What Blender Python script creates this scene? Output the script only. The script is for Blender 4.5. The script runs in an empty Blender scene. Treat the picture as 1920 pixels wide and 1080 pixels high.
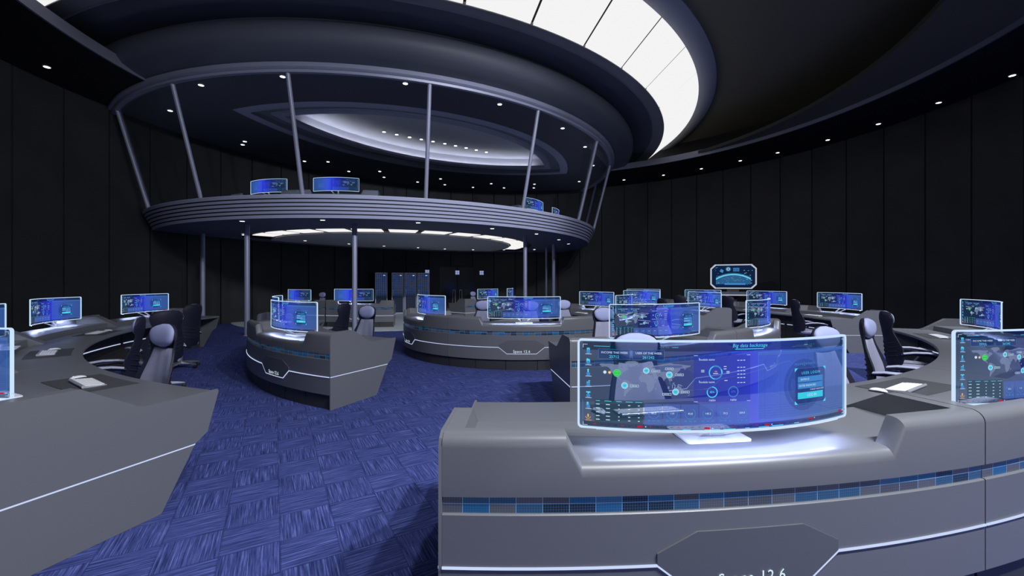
import bpy, bmesh, math, random
from mathutils import Vector, Matrix
from mathutils.geometry import tessellate_polygon
random.seed(7)
PI = math.pi
R_ = math.radians
scene = bpy.context.scene
COL = scene.collection
F = 782.0
EYE = 1.6
HZ = 530.0

def px(u, v, T):
    """point seen at photo pixel (u,v) lying at height T above the eye (T<0 below)"""
    Y = F * T / (HZ - v)
    return ((u - 960) / F * Y, Y, EYE + T)

# ------------------------------------------------------------------ materials
def nodes_of(m):
    m.use_nodes = True
    nt = m.node_tree
    nt.nodes.clear()
    out = nt.nodes.new('ShaderNodeOutputMaterial')
    return nt, out

def pbr(name, col, rough=0.5, metal=0.0, spec=0.5, noise=0.0, nscale=20.0, coat=0.0):
    m = bpy.data.materials.new(name)
    nt, out = nodes_of(m)
    b = nt.nodes.new('ShaderNodeBsdfPrincipled')
    b.inputs['Base Color'].default_value = (*col, 1)
    b.inputs['Roughness'].default_value = rough
    b.inputs['Metallic'].default_value = metal
    b.inputs['Specular IOR Level'].default_value = spec
    b.inputs['Coat Weight'].default_value = coat
    if noise > 0:
        tc = nt.nodes.new('ShaderNodeTexCoord')
        n = nt.nodes.new('ShaderNodeTexNoise')
        n.inputs['Scale'].default_value = nscale
        n.inputs['Detail'].default_value = 5
        r = nt.nodes.new('ShaderNodeMapRange')
        r.inputs[1].default_value = 0.3; r.inputs[2].default_value = 0.7
        r.inputs[3].default_value = 1 - noise; r.inputs[4].default_value = 1 + noise
        mx = nt.nodes.new('ShaderNodeVectorMath'); mx.operation = 'SCALE'
        mx.inputs[0].default_value = col
        nt.links.new(tc.outputs['Object'], n.inputs['Vector'])
        nt.links.new(n.outputs['Fac'], r.inputs[0])
        nt.links.new(r.outputs[0], mx.inputs['Scale'])
        nt.links.new(mx.outputs[0], b.inputs['Base Color'])
    nt.links.new(b.outputs[0], out.inputs['Surface'])
    return m

def emit(name, col, strength=1.0, sample=True, alpha=1.0):
    m = bpy.data.materials.new(name)
    nt, out = nodes_of(m)
    e = nt.nodes.new('ShaderNodeEmission')
    e.inputs['Color'].default_value = (*col, 1)
    e.inputs['Strength'].default_value = strength
    if alpha < 1:
        t = nt.nodes.new('ShaderNodeBsdfTransparent')
        x = nt.nodes.new('ShaderNodeMixShader')
        x.inputs[0].default_value = alpha
        nt.links.new(t.outputs[0], x.inputs[1]); nt.links.new(e.outputs[0], x.inputs[2])
        nt.links.new(x.outputs[0], out.inputs['Surface'])
    else:
        nt.links.new(e.outputs[0], out.inputs['Surface'])
    if not sample:
        m.cycles.emission_sampling = 'NONE'
    return m

M = {}
M['desk'] = pbr('desk_grey_lacquer', (0.145, 0.148, 0.166), 0.36, 0, 0.5, 0.05, 260)
M['worktop'] = pbr('worktop_grey', (0.150, 0.153, 0.172), 0.38, 0, 0.5, 0.05, 120)
M['plinth'] = pbr('plinth_dark', (0.035, 0.035, 0.038), 0.5)
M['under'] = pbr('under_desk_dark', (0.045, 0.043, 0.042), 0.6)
M['badge'] = pbr('badge_plate_grey', (0.110, 0.114, 0.130), 0.4, 0, 0.5, 0.04, 260)
M['mat'] = pbr('desk_mat_dark', (0.06, 0.06, 0.068), 0.65, 0, 0.3, 0.1, 300)
M['white'] = pbr('white_plastic', (0.82, 0.83, 0.86), 0.3)
M['key'] = pbr('key_white', (0.88, 0.88, 0.9), 0.4)
M['alu'] = pbr('aluminium', (0.62, 0.63, 0.68), 0.28, 0.6)
M['shell'] = pbr('chair_shell_navy', (0.010, 0.010, 0.026), 0.62, 0, 0.35, 0.25, 120)
M['fabric'] = pbr('chair_fabric_grey', (0.29, 0.295, 0.40), 0.85, 0, 0.2, 0.12, 400)
M['cushion'] = pbr('chair_cushion_pale', (0.33, 0.36, 0.58), 0.7, 0, 0.3, 0.04, 200)
M['arm'] = pbr('armrest_grey', (0.40, 0.42, 0.56), 0.5)
M['chrome'] = pbr('chair_base_metal', (0.32, 0.33, 0.37), 0.35, 0.7)
M['rubber'] = pbr('caster_black', (0.012, 0.012, 0.015), 0.6)
M['wall'] = pbr('wall_panel_black', (0.027, 0.0275, 0.0295), 0.5, 0, 0.28, 0.15, 1.5)
M['gap'] = pbr('wall_gap_black', (0.003, 0.003, 0.004), 0.8)
M['ceil'] = pbr('ceiling_black', (0.19, 0.175, 0.130), 0.7, 0, 0.2)
M['ceil2'] = pbr('ceiling_step_black', (0.12, 0.112, 0.09), 0.7, 0, 0.2)
M['soffit'] = pbr('soffit_black', (0.014, 0.0145, 0.017), 0.7, 0, 0.15)
M['lip'] = pbr('ceiling_lip_grey', (0.14, 0.145, 0.19), 0.6)
M['saucer'] = pbr('saucer_navy', (0.095, 0.102, 0.138), 0.55, 0, 0.4)
M['saucer_rim'] = pbr('saucer_rim_grey', (0.30, 0.30, 0.32), 0.5)
M['trim'] = pbr('skylight_trim_blue', (0.58, 0.59, 0.62), 0.55)
M['beam'] = pbr('balcony_metal_lilac', (0.26, 0.27, 0.38), 0.4, 0.1)
M['parapet'] = pbr('balcony_parapet_lilac', (0.52, 0.54, 0.74), 0.42, 0.1)
M['groove'] = pbr('parapet_groove', (0.04, 0.042, 0.06), 0.6)
M['under_balcony'] = pbr('balcony_underside_navy', (0.10, 0.11, 0.19), 0.55)
M['inner_ceiling'] = pbr('balcony_ceiling_navy', (0.055, 0.058, 0.085), 0.65)
M['tray_frame'] = pbr('tray_frame_blue', (0.30, 0.315, 0.43), 0.5)
M['tray_dark'] = pbr('tray_step_dark', (0.15, 0.155, 0.20), 0.6)
M['dome'] = pbr('tray_dome_grey', (0.50, 0.50, 0.55), 0.6)
M['pale_floor'] = pbr('pale_floor_tile', (0.74, 0.82, 0.88), 0.3, 0, 0.5, 0.06, 3)
M['pillar'] = pbr('pillar_lilac', (0.30, 0.32, 0.46), 0.4, 0.2)
M['rack'] = pbr('rack_black', (0.016, 0.017, 0.022), 0.45)
M['rack_frame'] = pbr('rack_frame_steel', (0.55, 0.57, 0.68), 0.4, 0.2)
M['door'] = pbr('door_dark_glass', (0.010, 0.011, 0.014), 0.15, 0, 0.6)
M['skylight'] = emit('skylight_white', (1.0, 1.0, 1.0), 0.90)
M['lowlight'] = emit('ring_light_white', (1.0, 0.99, 0.97), 0.92)
M['spot'] = emit('downlight_white', (1.0, 1.0, 1.0), 5.0, sample=False)
M['cove'] = emit('cove_strip', (0.95, 0.96, 1.0), 18)
M['added_uplight'] = emit('added_parapet_uplight', (0.80, 0.86, 1.0), 9)  # added fill light for the balcony ceiling
M['added_glow'] = emit('added_shelf_glow', (0.50, 0.60, 1.0), 95)  # added emitter that makes the glow on the desk shelf
M['shade'] = emit('ink_shade', (0.004, 0.010, 0.06), 0.9, sample=False, alpha=0.25)
M['strip'] = emit('white_light_strip', (0.62, 0.72, 1.0), 0.95)
M['frame'] = emit('screen_edge_glow', (0.60, 0.78, 1.0), 1.0)
M['letter'] = emit('letter_glow', (0.72, 0.90, 1.0), 1.0, sample=False)
M['letter_dark'] = pbr('letter_shadow', (0.01, 0.012, 0.02), 0.6)
M['sign'] = emit('sign_pale_blue', (0.28, 0.36, 0.62), 0.9, sample=False)
# display inks (all lit pixels of the transparent screens)
M['cyan'] = emit('ink_cyan', (0.10, 0.72, 0.95), 0.95, sample=False)
M['pale'] = emit('ink_pale', (0.66, 0.86, 1.0), 0.9, sample=False)
M['sky'] = emit('ink_sky', (0.07, 0.30, 0.75), 0.8, sample=False)
M['land'] = emit('ink_land', (0.24, 0.30, 0.50), 0.85, sample=False, alpha=0.72)
M['green'] = emit('ink_green', (0.06, 0.72, 0.12), 0.95, sample=False)
M['orange'] = emit('ink_orange', (0.95, 0.50, 0.10), 0.9, sample=False)
M['red'] = emit('ink_red', (0.60, 0.02, 0.05), 0.8, sample=False)
M['navyink'] = emit('ink_navy', (0.012, 0.04, 0.20), 0.9, sample=False, alpha=0.55)
M['cell'] = emit('ink_cell', (0.10, 0.20, 0.66), 0.8, sample=False, alpha=0.55)
M['module'] = emit('ink_module', (0.03, 0.05, 0.50), 0.8, sample=False, alpha=0.5)
M['window'] = emit('ink_window', (0.07, 0.16, 0.62), 0.8, sample=False, alpha=0.42)
M['dark'] = emit('ink_dark', (0.004, 0.010, 0.035), 0.9, sample=False, alpha=0.55)
M['teal'] = emit('ink_teal', (0.01, 0.06, 0.09), 0.8, sample=False, alpha=0.5)
M['button'] = emit('ink_button', (0.05, 0.62, 0.84), 0.95, sample=False)

def glass(name, tint, gloss, rough=0.03):
    m = bpy.data.materials.new(name)
    nt, out = nodes_of(m)
    t = nt.nodes.new('ShaderNodeBsdfTransparent'); t.inputs[0].default_value = (*tint, 1)
    g = nt.nodes.new('ShaderNodeBsdfGlossy'); g.inputs['Roughness'].default_value = rough
    lw = nt.nodes.new('ShaderNodeLayerWeight'); lw.inputs[0].default_value = gloss
    fr = nt.nodes.new('ShaderNodeMath'); fr.operation = 'MULTIPLY'; fr.inputs[1].default_value = 0.22
    nt.links.new(lw.outputs['Fresnel'], fr.inputs[0])
    x = nt.nodes.new('ShaderNodeMixShader')
    nt.links.new(fr.outputs[0], x.inputs[0])
    nt.links.new(t.outputs[0], x.inputs[1]); nt.links.new(g.outputs[0], x.inputs[2])
    nt.links.new(x.outputs[0], out.inputs['Surface'])
    return m
M['glass'] = glass('balcony_glass', (0.93, 0.95, 0.98), 0.12)
M['clear'] = glass('screen_glass_back', (0.97, 0.98, 1.0), 0.08)

def screen_material():
    """transparent display: lets the room through and adds its own blue glow across the width"""
    m = bpy.data.materials.new('transparent_display')
    nt, out = nodes_of(m)
    N, Lk = nt.nodes, nt.links
    uv = N.new('ShaderNodeUVMap'); uv.uv_map = 'UVMap'
    sp = N.new('ShaderNodeSeparateXYZ')
    Lk.new(uv.outputs[0], sp.inputs[0])
    cr = N.new('ShaderNodeValToRGB')
    els = cr.color_ramp.elements
    stops = [(0.0, (0.010, 0.030, 0.070)), (0.20, (0.012, 0.028, 0.075)), (0.36, (0.014, 0.026, 0.20)),
             (0.47, (0.018, 0.030, 0.46)), (0.575, (0.030, 0.050, 0.70)), (0.66, (0.040, 0.085, 0.62)),
             (0.80, (0.030, 0.085, 0.30)), (1.0, (0.022, 0.065, 0.16))]
    els[0].position, els[0].color = stops[0][0], (*stops[0][1], 1)
    els[1].position, els[1].color = stops[-1][0], (*stops[-1][1], 1)
    for p, c in stops[1:-1]:
        e = els.new(p); e.color = (*c, 1)
    Lk.new(sp.outputs[0], cr.inputs[0])
    e = N.new('ShaderNodeEmission'); Lk.new(cr.outputs[0], e.inputs[0]); e.inputs[1].default_value = 0.85
    t = N.new('ShaderNodeBsdfTransparent'); t.inputs[0].default_value = (0.40, 0.45, 0.55, 1)
    a = N.new('ShaderNodeAddShader')
    Lk.new(e.outputs[0], a.inputs[0]); Lk.new(t.outputs[0], a.inputs[1])
    Lk.new(a.outputs[0], out.inputs['Surface'])
    return m
M['screen'] = screen_material()

def band_material():
    """blue lit tile band that runs along the desk fronts"""
    m = bpy.data.materials.new('blue_tile_band')
    nt, out = nodes_of(m)
    N, Lk = nt.nodes, nt.links
    uv = N.new('ShaderNodeUVMap'); uv.uv_map = 'UVMap'     # u = metres along the front, v = metres up
    br = N.new('ShaderNodeTexBrick')
    br.offset = 0.0; br.inputs['Scale'].default_value = 1.0
    br.inputs['Brick Width'].default_value = 0.112; br.inputs['Row Height'].default_value = 0.045
    br.inputs['Mortar Size'].default_value = 0.0012
    br.inputs['Color1'].default_value = (0.0, 0.0, 0.0, 1); br.inputs['Color2'].default_value = (1, 1, 1, 1)
    br.inputs['Mortar'].default_value = (0.5, 0.5, 0.5, 1)
    Lk.new(uv.outputs[0], br.inputs['Vector'])
    cr = N.new('ShaderNodeValToRGB'); cr.color_ramp.interpolation = 'CONSTANT'
    els = cr.color_ramp.elements
    pal = [(0.0, (0.010, 0.016, 0.026)), (0.22, (0.022, 0.060, 0.125)), (0.42, (0.055, 0.052, 0.056)),
           (0.58, (0.012, 0.075, 0.19)), (0.74, (0.075, 0.072, 0.080)), (0.88, (0.03, 0.10, 0.22))]
    els[0].position, els[0].color = 0.0, (*pal[0][1], 1)
    els[1].position, els[1].color = pal[-1][0], (*pal[-1][1], 1)
    for p, c in pal[1:-1]:
        e = els.new(p); e.color = (*c, 1)
    Lk.new(br.outputs['Color'], cr.inputs[0])
    fine = N.new('ShaderNodeTexBrick'); fine.offset = 0.0
    fine.inputs['Scale'].default_value = 1.0
    fine.inputs['Brick Width'].default_value = 0.0112; fine.inputs['Row Height'].default_value = 0.0112
    fine.inputs['Mortar Size'].default_value = 0.0010
    Lk.new(uv.outputs[0], fine.inputs['Vector'])
    mx = N.new('ShaderNodeMixRGB'); mx.inputs[2].default_value = (0.06, 0.16, 0.32, 1)
    ml = N.new('ShaderNodeMath'); ml.operation = 'MULTIPLY'; ml.inputs[1].default_value = 0.35
    Lk.new(fine.outputs['Fac'], ml.inputs[0]); Lk.new(ml.outputs[0], mx.inputs[0])
    Lk.new(cr.outputs[0], mx.inputs[1])
    mx2 = N.new('ShaderNodeMixRGB'); mx2.inputs[2].default_value = (0.16, 0.34, 0.62, 1)
    Lk.new(br.outputs['Fac'], mx2.inputs[0]); Lk.new(mx.outputs[0], mx2.inputs[1])
    b = N.new('ShaderNodeBsdfPrincipled')
    Lk.new(mx2.outputs[0], b.inputs['Base Color']); b.inputs['Roughness'].default_value = 0.2
    Lk.new(mx2.outputs[0], b.inputs['Emission Color']); b.inputs['Emission Strength'].default_value = 0.28
    Lk.new(b.outputs[0], out.inputs['Surface'])
    m.cycles.emission_sampling = 'NONE'
    return m
M['band'] = band_material()

def carpet_material():
    m = bpy.data.materials.new('blue_carpet_tiles')
    nt, out = nodes_of(m)
    N, Lk = nt.nodes, nt.links
    tc = N.new('ShaderNodeTexCoord')
    mp = N.new('ShaderNodeMapping'); mp.vector_type = 'TEXTURE'
    mp.inputs['Location'].default_value = (-1.320, 3.015, 0)
    mp.inputs['Rotation'].default_value = (0, 0, R_(29.7))
    mp.inputs['Scale'].default_value = (0.315, 0.315, 1)
    Lk.new(tc.outputs['Object'], mp.inputs[0])
    ck = N.new('ShaderNodeTexChecker'); ck.inputs['Scale'].default_value = 1.0
    off = N.new('ShaderNodeVectorMath'); off.operation = 'ADD'; off.inputs[1].default_value = (0, 0, 0.5)
    Lk.new(mp.outputs[0], off.inputs[0]); Lk.new(off.outputs[0], ck.inputs['Vector'])
    fl = N.new('ShaderNodeVectorMath'); fl.operation = 'FLOOR'; Lk.new(mp.outputs[0], fl.inputs[0])
    wn = N.new('ShaderNodeTexWhiteNoise'); wn.noise_dimensions = '3D'; Lk.new(fl.outputs[0], wn.inputs['Vector'])
    sh = N.new('ShaderNodeVectorMath'); sh.operation = 'MULTIPLY_ADD'
    sh.inputs[1].default_value = (37, 37, 0)
    Lk.new(wn.outputs['Color'], sh.inputs[0]); Lk.new(mp.outputs[0], sh.inputs[2])
    def streak(sx, sy, det):
        s = N.new('ShaderNodeVectorMath'); s.operation = 'MULTIPLY'; s.inputs[1].default_value = (sx, sy, 1)
        Lk.new(sh.outputs[0], s.inputs[0])
        n = N.new('ShaderNodeTexNoise'); n.inputs['Scale'].default_value = 1.0
        n.inputs['Detail'].default_value = det; n.inputs['Roughness'].default_value = 0.7
        Lk.new(s.outputs[0], n.inputs['Vector'])
        return n
    a, b = streak(32, 1.0, 5), streak(1.0, 32, 5)
    mx = N.new('ShaderNodeMixRGB')
    Lk.new(ck.outputs['Fac'], mx.inputs[0]); Lk.new(a.outputs['Fac'], mx.inputs[1]); Lk.new(b.outputs['Fac'], mx.inputs[2])
    cr = N.new('ShaderNodeValToRGB')
    els = cr.color_ramp.elements
    els[0].position, els[0].color = 0.36, (0.016, 0.024, 0.094, 1)
    els[1].position, els[1].color = 0.72, (0.19, 0.23, 0.60, 1)
    e = els.new(0.53); e.color = (0.060, 0.078, 0.265, 1)
    Lk.new(mx.outputs[0], cr.inputs[0])
    # darker line where tiles meet
    fr = N.new('ShaderNodeVectorMath'); fr.operation = 'FRACTION'; Lk.new(mp.outputs[0], fr.inputs[0])
    sp = N.new('ShaderNodeSeparateXYZ'); Lk.new(fr.outputs[0], sp.inputs[0])
    def near(o):
        c = N.new('ShaderNodeMath'); c.operation = 'SUBTRACT'; c.inputs[1].default_value = 0.5; Lk.new(o, c.inputs[0])
        d = N.new('ShaderNodeMath'); d.operation = 'ABSOLUTE'; Lk.new(c.outputs[0], d.inputs[0])
        g = N.new('ShaderNodeMath'); g.operation = 'GREATER_THAN'; g.inputs[1].default_value = 0.484; Lk.new(d.outputs[0], g.inputs[0])
        return g.outputs[0]
    mxx = N.new('ShaderNodeMath'); mxx.operation = 'MAXIMUM'
    Lk.new(near(sp.outputs[0]), mxx.inputs[0]); Lk.new(near(sp.outputs[1]), mxx.inputs[1])
    sc = N.new('ShaderNodeMath'); sc.operation = 'MULTIPLY'; sc.inputs[1].default_value = 0.4; Lk.new(mxx.outputs[0], sc.inputs[0])
    mj = N.new('ShaderNodeMixRGB'); mj.inputs[2].default_value = (0.016, 0.020, 0.085, 1)
    Lk.new(sc.outputs[0], mj.inputs[0]); Lk.new(cr.outputs[0], mj.inputs[1])
    p = N.new('ShaderNodeBsdfPrincipled'); p.inputs['Roughness'].default_value = 0.95
    p.inputs['Specular IOR Level'].default_value = 0.1
    Lk.new(mj.outputs[0], p.inputs['Base Color'])
    bp = N.new('ShaderNodeBump'); bp.inputs['Strength'].default_value = 0.25; bp.inputs['Distance'].default_value = 0.004
    Lk.new(mx.outputs[0], bp.inputs['Height']); Lk.new(bp.outputs[0], p.inputs['Normal'])
    Lk.new(p.outputs[0], out.inputs['Surface'])
    return m
M['carpet'] = carpet_material()

def rack_material():
    """server front: rows of small lamps on a dark grille"""
    m = bpy.data.materials.new('server_front')
    nt, out = nodes_of(m)
    N, Lk = nt.nodes, nt.links
    uv = N.new('ShaderNodeUVMap'); uv.uv_map = 'UVMap'
    br = N.new('ShaderNodeTexBrick'); br.offset = 0
    br.inputs['Scale'].default_value = 1; br.inputs['Brick Width'].default_value = 0.105
    br.inputs['Row Height'].default_value = 0.085; br.inputs['Mortar Size'].default_value = 0.014
    br.inputs['Color1'].default_value = (0.008, 0.014, 0.030, 1); br.inputs['Color2'].default_value = (0.022, 0.045, 0.12, 1)
    br.inputs['Mortar'].default_value = (0.11, 0.15, 0.25, 1)
    Lk.new(uv.outputs[0], br.inputs['Vector'])
    n = N.new('ShaderNodeTexNoise'); n.inputs['Scale'].default_value = 3.5
    tc = N.new('ShaderNodeTexCoord'); oi = N.new('ShaderNodeObjectInfo')
    ad = N.new('ShaderNodeVectorMath'); ad.operation = 'ADD'
    Lk.new(uv.outputs[0], ad.inputs[0]); Lk.new(oi.outputs['Location'], ad.inputs[1]); Lk.new(ad.outputs[0], n.inputs['Vector'])
    cr = N.new('ShaderNodeValToRGB'); e = cr.color_ramp.elements
    e[0].position, e[0].color = 0.34, (0.30, 0.50, 1.0, 1); e[1].position, e[1].color = 0.72, (1.0, 0.55, 0.25, 1)
    k = e.new(0.52); k.color = (0.50, 0.58, 0.75, 1)
    Lk.new(n.outputs['Fac'], cr.inputs[0])
    mu = N.new('ShaderNodeMixRGB'); mu.blend_type = 'MULTIPLY'; mu.inputs[0].default_value = 1
    Lk.new(br.outputs['Color'], mu.inputs[1]); Lk.new(cr.outputs[0], mu.inputs[2])
    sp = N.new('ShaderNodeSeparateXYZ'); Lk.new(uv.outputs[0], sp.inputs[0])
    lv = N.new('ShaderNodeMapRange'); lv.inputs[1].default_value = 0.85; lv.inputs[2].default_value = 1.1; lv.inputs[3].default_value = 0.22; lv.inputs[4].default_value = 0.8
    Lk.new(sp.outputs[1], lv.inputs[0])
    dm = N.new('ShaderNodeVectorMath'); dm.operation = 'SCALE'; Lk.new(mu.outputs[0], dm.inputs[0]); Lk.new(lv.outputs[0], dm.inputs['Scale'])
    mu = dm
    b = N.new('ShaderNodeBsdfPrincipled'); b.inputs['Roughness'].default_value = 0.3
    Lk.new(mu.outputs[0], b.inputs['Base Color'])
    Lk.new(mu.outputs[0], b.inputs['Emission Color']); b.inputs['Emission Strength'].default_value = 0.75
    Lk.new(b.outputs[0], out.inputs['Surface'])
    m.cycles.emission_sampling = 'NONE'
    return m
M['server'] = rack_material()

# ------------------------------------------------------------------ mesh building
class MB:
    def __init__(s):
        s.v, s.f, s.mi, s.uv = [], [], [], {}
    def add(s, verts, faces, mi=0):
        o = len(s.v)
        s.v += [tuple(p) for p in verts]
        for f in faces:
            s.f.append(tuple(i + o for i in f)); s.mi.append(mi)
        return o
    def box(s, c, d, mi=0, rot=None):
        x, y, z = d[0] / 2, d[1] / 2, d[2] / 2
        vs = [Vector(p) for p in [(-x, -y, -z), (x, -y, -z), (x, y, -z), (-x, y, -z), (-x, -y, z), (x, -y, z), (x, y, z), (-x, y, z)]]
        if rot is not None:
            vs = [rot @ p for p in vs]
        s.add([p + Vector(c) for p in vs], [(0, 3, 2, 1), (4, 5, 6, 7), (0, 1, 5, 4), (1, 2, 6, 5), (2, 3, 7, 6), (3, 0, 4, 7)], mi)
    def grid(s, rows, mi=0, cu=False, cv=False):
        n, m = len(rows), len(rows[0])
        o = s.add([p for r in rows for p in r], [])
        for i in range(n if cu else n - 1):
            for j in range(m if cv else m - 1):
                i2, j2 = (i + 1) % n, (j + 1) % m
                s.f.append((o + i * m + j, o + i * m + j2, o + i2 * m + j2, o + i2 * m + j)); s.mi.append(mi)
        return o
    def loops(s, rows, mi=0, caps=True):
        """closed cross-section loops skinned along their order"""
        m = len(rows[0])
        o = s.grid(rows, mi, cv=True)
        if caps:
            s.f.append(tuple(o + j for j in range(m - 1, -1, -1))); s.mi.append(mi)
            e = o + (len(rows) - 1) * m
            s.f.append(tuple(e + j for j in range(m))); s.mi.append(mi)
    def tube(s, path, r, n=8, mi=0, closed=False, caps=True):
        pts = [Vector(p) for p in path]
        rows = []
        k = len(pts)
        up = Vector((0, 0, 1))
        for i, p in enumerate(pts):
            a = pts[(i - 1) % k] if (closed or i > 0) else p
            b = pts[(i + 1) % k] if (closed or i < k - 1) else p
            t = (b - a).normalized()
            x = t.cross(up)
            if x.length < 1e-3: x = t.cross(Vector((0, 1, 0)))
            x.normalize(); y = x.cross(t)
            rr = r[i] if isinstance(r, (list, tuple)) else r
            rows.append([p + x * rr * math.cos(2 * PI * j / n) + y * rr * math.sin(2 * PI * j / n) for j in range(n)])
        if closed:
            s.grid(rows, mi, cu=True, cv=True)
        else:
            s.loops(rows, mi, caps)
    def cyl(s, c, r, h, n=16, mi=0, r2=None):
        r2 = r if r2 is None else r2
        rows = [[(c[0] + q * math.cos(2 * PI * j / n), c[1] + q * math.sin(2 * PI * j / n), z) for j in range(n)] for q, z in ((r, c[2]), (r2, c[2] + h))]
        s.loops(rows, mi)
    def prism(s, poly, axis_fn, mi=0):
        """poly 2D -> two copies through axis_fn(p, 0/1), closed"""
        n = len(poly)
        o = s.add([axis_fn(p, 0) for p in poly] + [axis_fn(p, 1) for p in poly], [])
        tri = tessellate_polygon([[Vector((p[0], p[1], 0)) for p in poly]])
        for t in tri:
            s.f.append(tuple(o + i for i in t)); s.mi.append(mi)
            s.f.append(tuple(o + n + i for i in reversed(t))); s.mi.append(mi)
        for i in range(n):
            j = (i + 1) % n
            s.f.append((o + i, o + j, o + n + j, o + n + i)); s.mi.append(mi)
    def mesh(s, name, mats, smooth=None, uvf=None, recalc=True):
        me = bpy.data.meshes.new(name)
        me.from_pydata(s.v, [], s.f)
        for m in mats: me.materials.append(m)
        for p, i in zip(me.polygons, s.mi): p.material_index = i
        if recalc:
            bm = bmesh.new(); bm.from_mesh(me)
            bmesh.ops.recalc_face_normals(bm, faces=bm.faces)
            bm.to_mesh(me); bm.free()
        if uvf is not None:
            ul = me.uv_layers.new(name='UVMap')
            for lp in me.loops:
                ul.data[lp.index].uv = uvf(me.vertices[lp.vertex_index].co, lp.vertex_index)
        if smooth is not None:
            me.polygons.foreach_set('use_smooth', [True] * len(me.polygons))
            me.set_sharp_from_angle(angle=R_(smooth))
        me.update()
        return me

def link(name, me, parent=None, loc=None, rotz=None, label=None):
    o = bpy.data.objects.new(name, me)
    COL.objects.link(o)
    if parent is not None: o.parent = parent
    if loc is not None: o.location = loc
    if rotz is not None: o.rotation_euler = (0, 0, rotz)
    if label: o['label'] = label
    return o

def tag(o, label, cat, group=None, kind=None):
    if label: o['label'] = label
    if cat: o['category'] = cat
    if group: o['group'] = group
    if kind: o['kind'] = kind
    return o

def thing(name, loc, rotz, label, cat, group=None):
    o = bpy.data.objects.new(name, None)
    o.empty_display_size = 0.1
    COL.objects.link(o)
    o.location = loc; o.rotation_euler = (0, 0, rotz)
    return tag(o, label, cat, group)

def struct(name, me, label=None, cat=None):
    o = link(name, me)
    o['kind'] = 'structure'
    if label: o['label'] = label
    if cat: o['category'] = cat
    return o

# ------------------------------------------------------------------ plan of the place
O = (0.43, 11.46); RW = 12.77                 # round room
C = (-5.55, 20.40)                            # centre of the balcony arcs
P = (0.03, 10.20)                             # centre of the desk rings
Z_SOF = EYE + 5.35
Z_TOP = EYE + 7.10

def pol(c, r, deg):
    return (c[0] + r * math.cos(R_(deg)), c[1] + r * math.sin(R_(deg)))

def arc_range(r, R=RW - 0.05):
    """angles about C at radius r that lie inside the room"""
    dx, dy = O[0] - C[0], O[1] - C[1]
    d = math.hypot(dx, dy); mid = math.degrees(math.atan2(dy, dx))
    k = (d * d + r * r - R * R) / (2 * d * r)
    b = 180 if k <= -1 else math.degrees(math.acos(min(1, k)))
    return mid - b, mid + b

def arc_pts(c, r, a0, a1, n, z=None):
    out = []
    for i in range(n + 1):
        x, y = pol(c, r, a0 + (a1 - a0) * i / n)
        out.append((x, y) if z is None else (x, y, z))
    return out

def lathe_C(prof, n=120, inset=0.0):
    """prof: list of (r, z); swept about C, each ring cut where it meets the room wall"""
    rows = []
    for r, z in prof:
        a0, a1 = arc_range(r, RW - 0.02 - inset)
        rows.append(arc_pts(C, r, a0, a1, n, z))
    return rows

def flat_poly(mb, outer, z, holes=(), mi=0):
    loops = [outer] + list(holes)
    vs = [Vector((p[0], p[1], 0)) for l in loops for p in l]
    tri = tessellate_polygon([[Vector((p[0], p[1], 0)) for p in l] for l in loops])
    mb.add([(p.x, p.y, z) for p in vs], tri, mi)

def lens_ring(mb, a, b, z, mi=0):
    mb.grid([[(x, y, z) for x, y in lens(*a)], [(x, y, z) for x, y in lens(*b)]], mi, cv=True)

def lens(rf, rb, n=60):
    """region inside radius rf of C and rb of O, as one loop"""
    dx, dy = C[0] - O[0], C[1] - O[1]
    d = math.hypot(dx, dy)
    midC = math.degrees(math.atan2(-dy, -dx)); midO = math.degrees(math.atan2(dy, dx))
    bC = math.degrees(math.acos((d * d + rf * rf - rb * rb) / (2 * d * rf)))
    bO = math.degrees(math.acos((d * d + rb * rb - rf * rf) / (2 * d * rb)))
    f = arc_pts(C, rf, midC - bC, midC + bC, n)
    b = arc_pts(O, rb, midO - bO, midO + bO, n)
    return f + b[1:-1]

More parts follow.
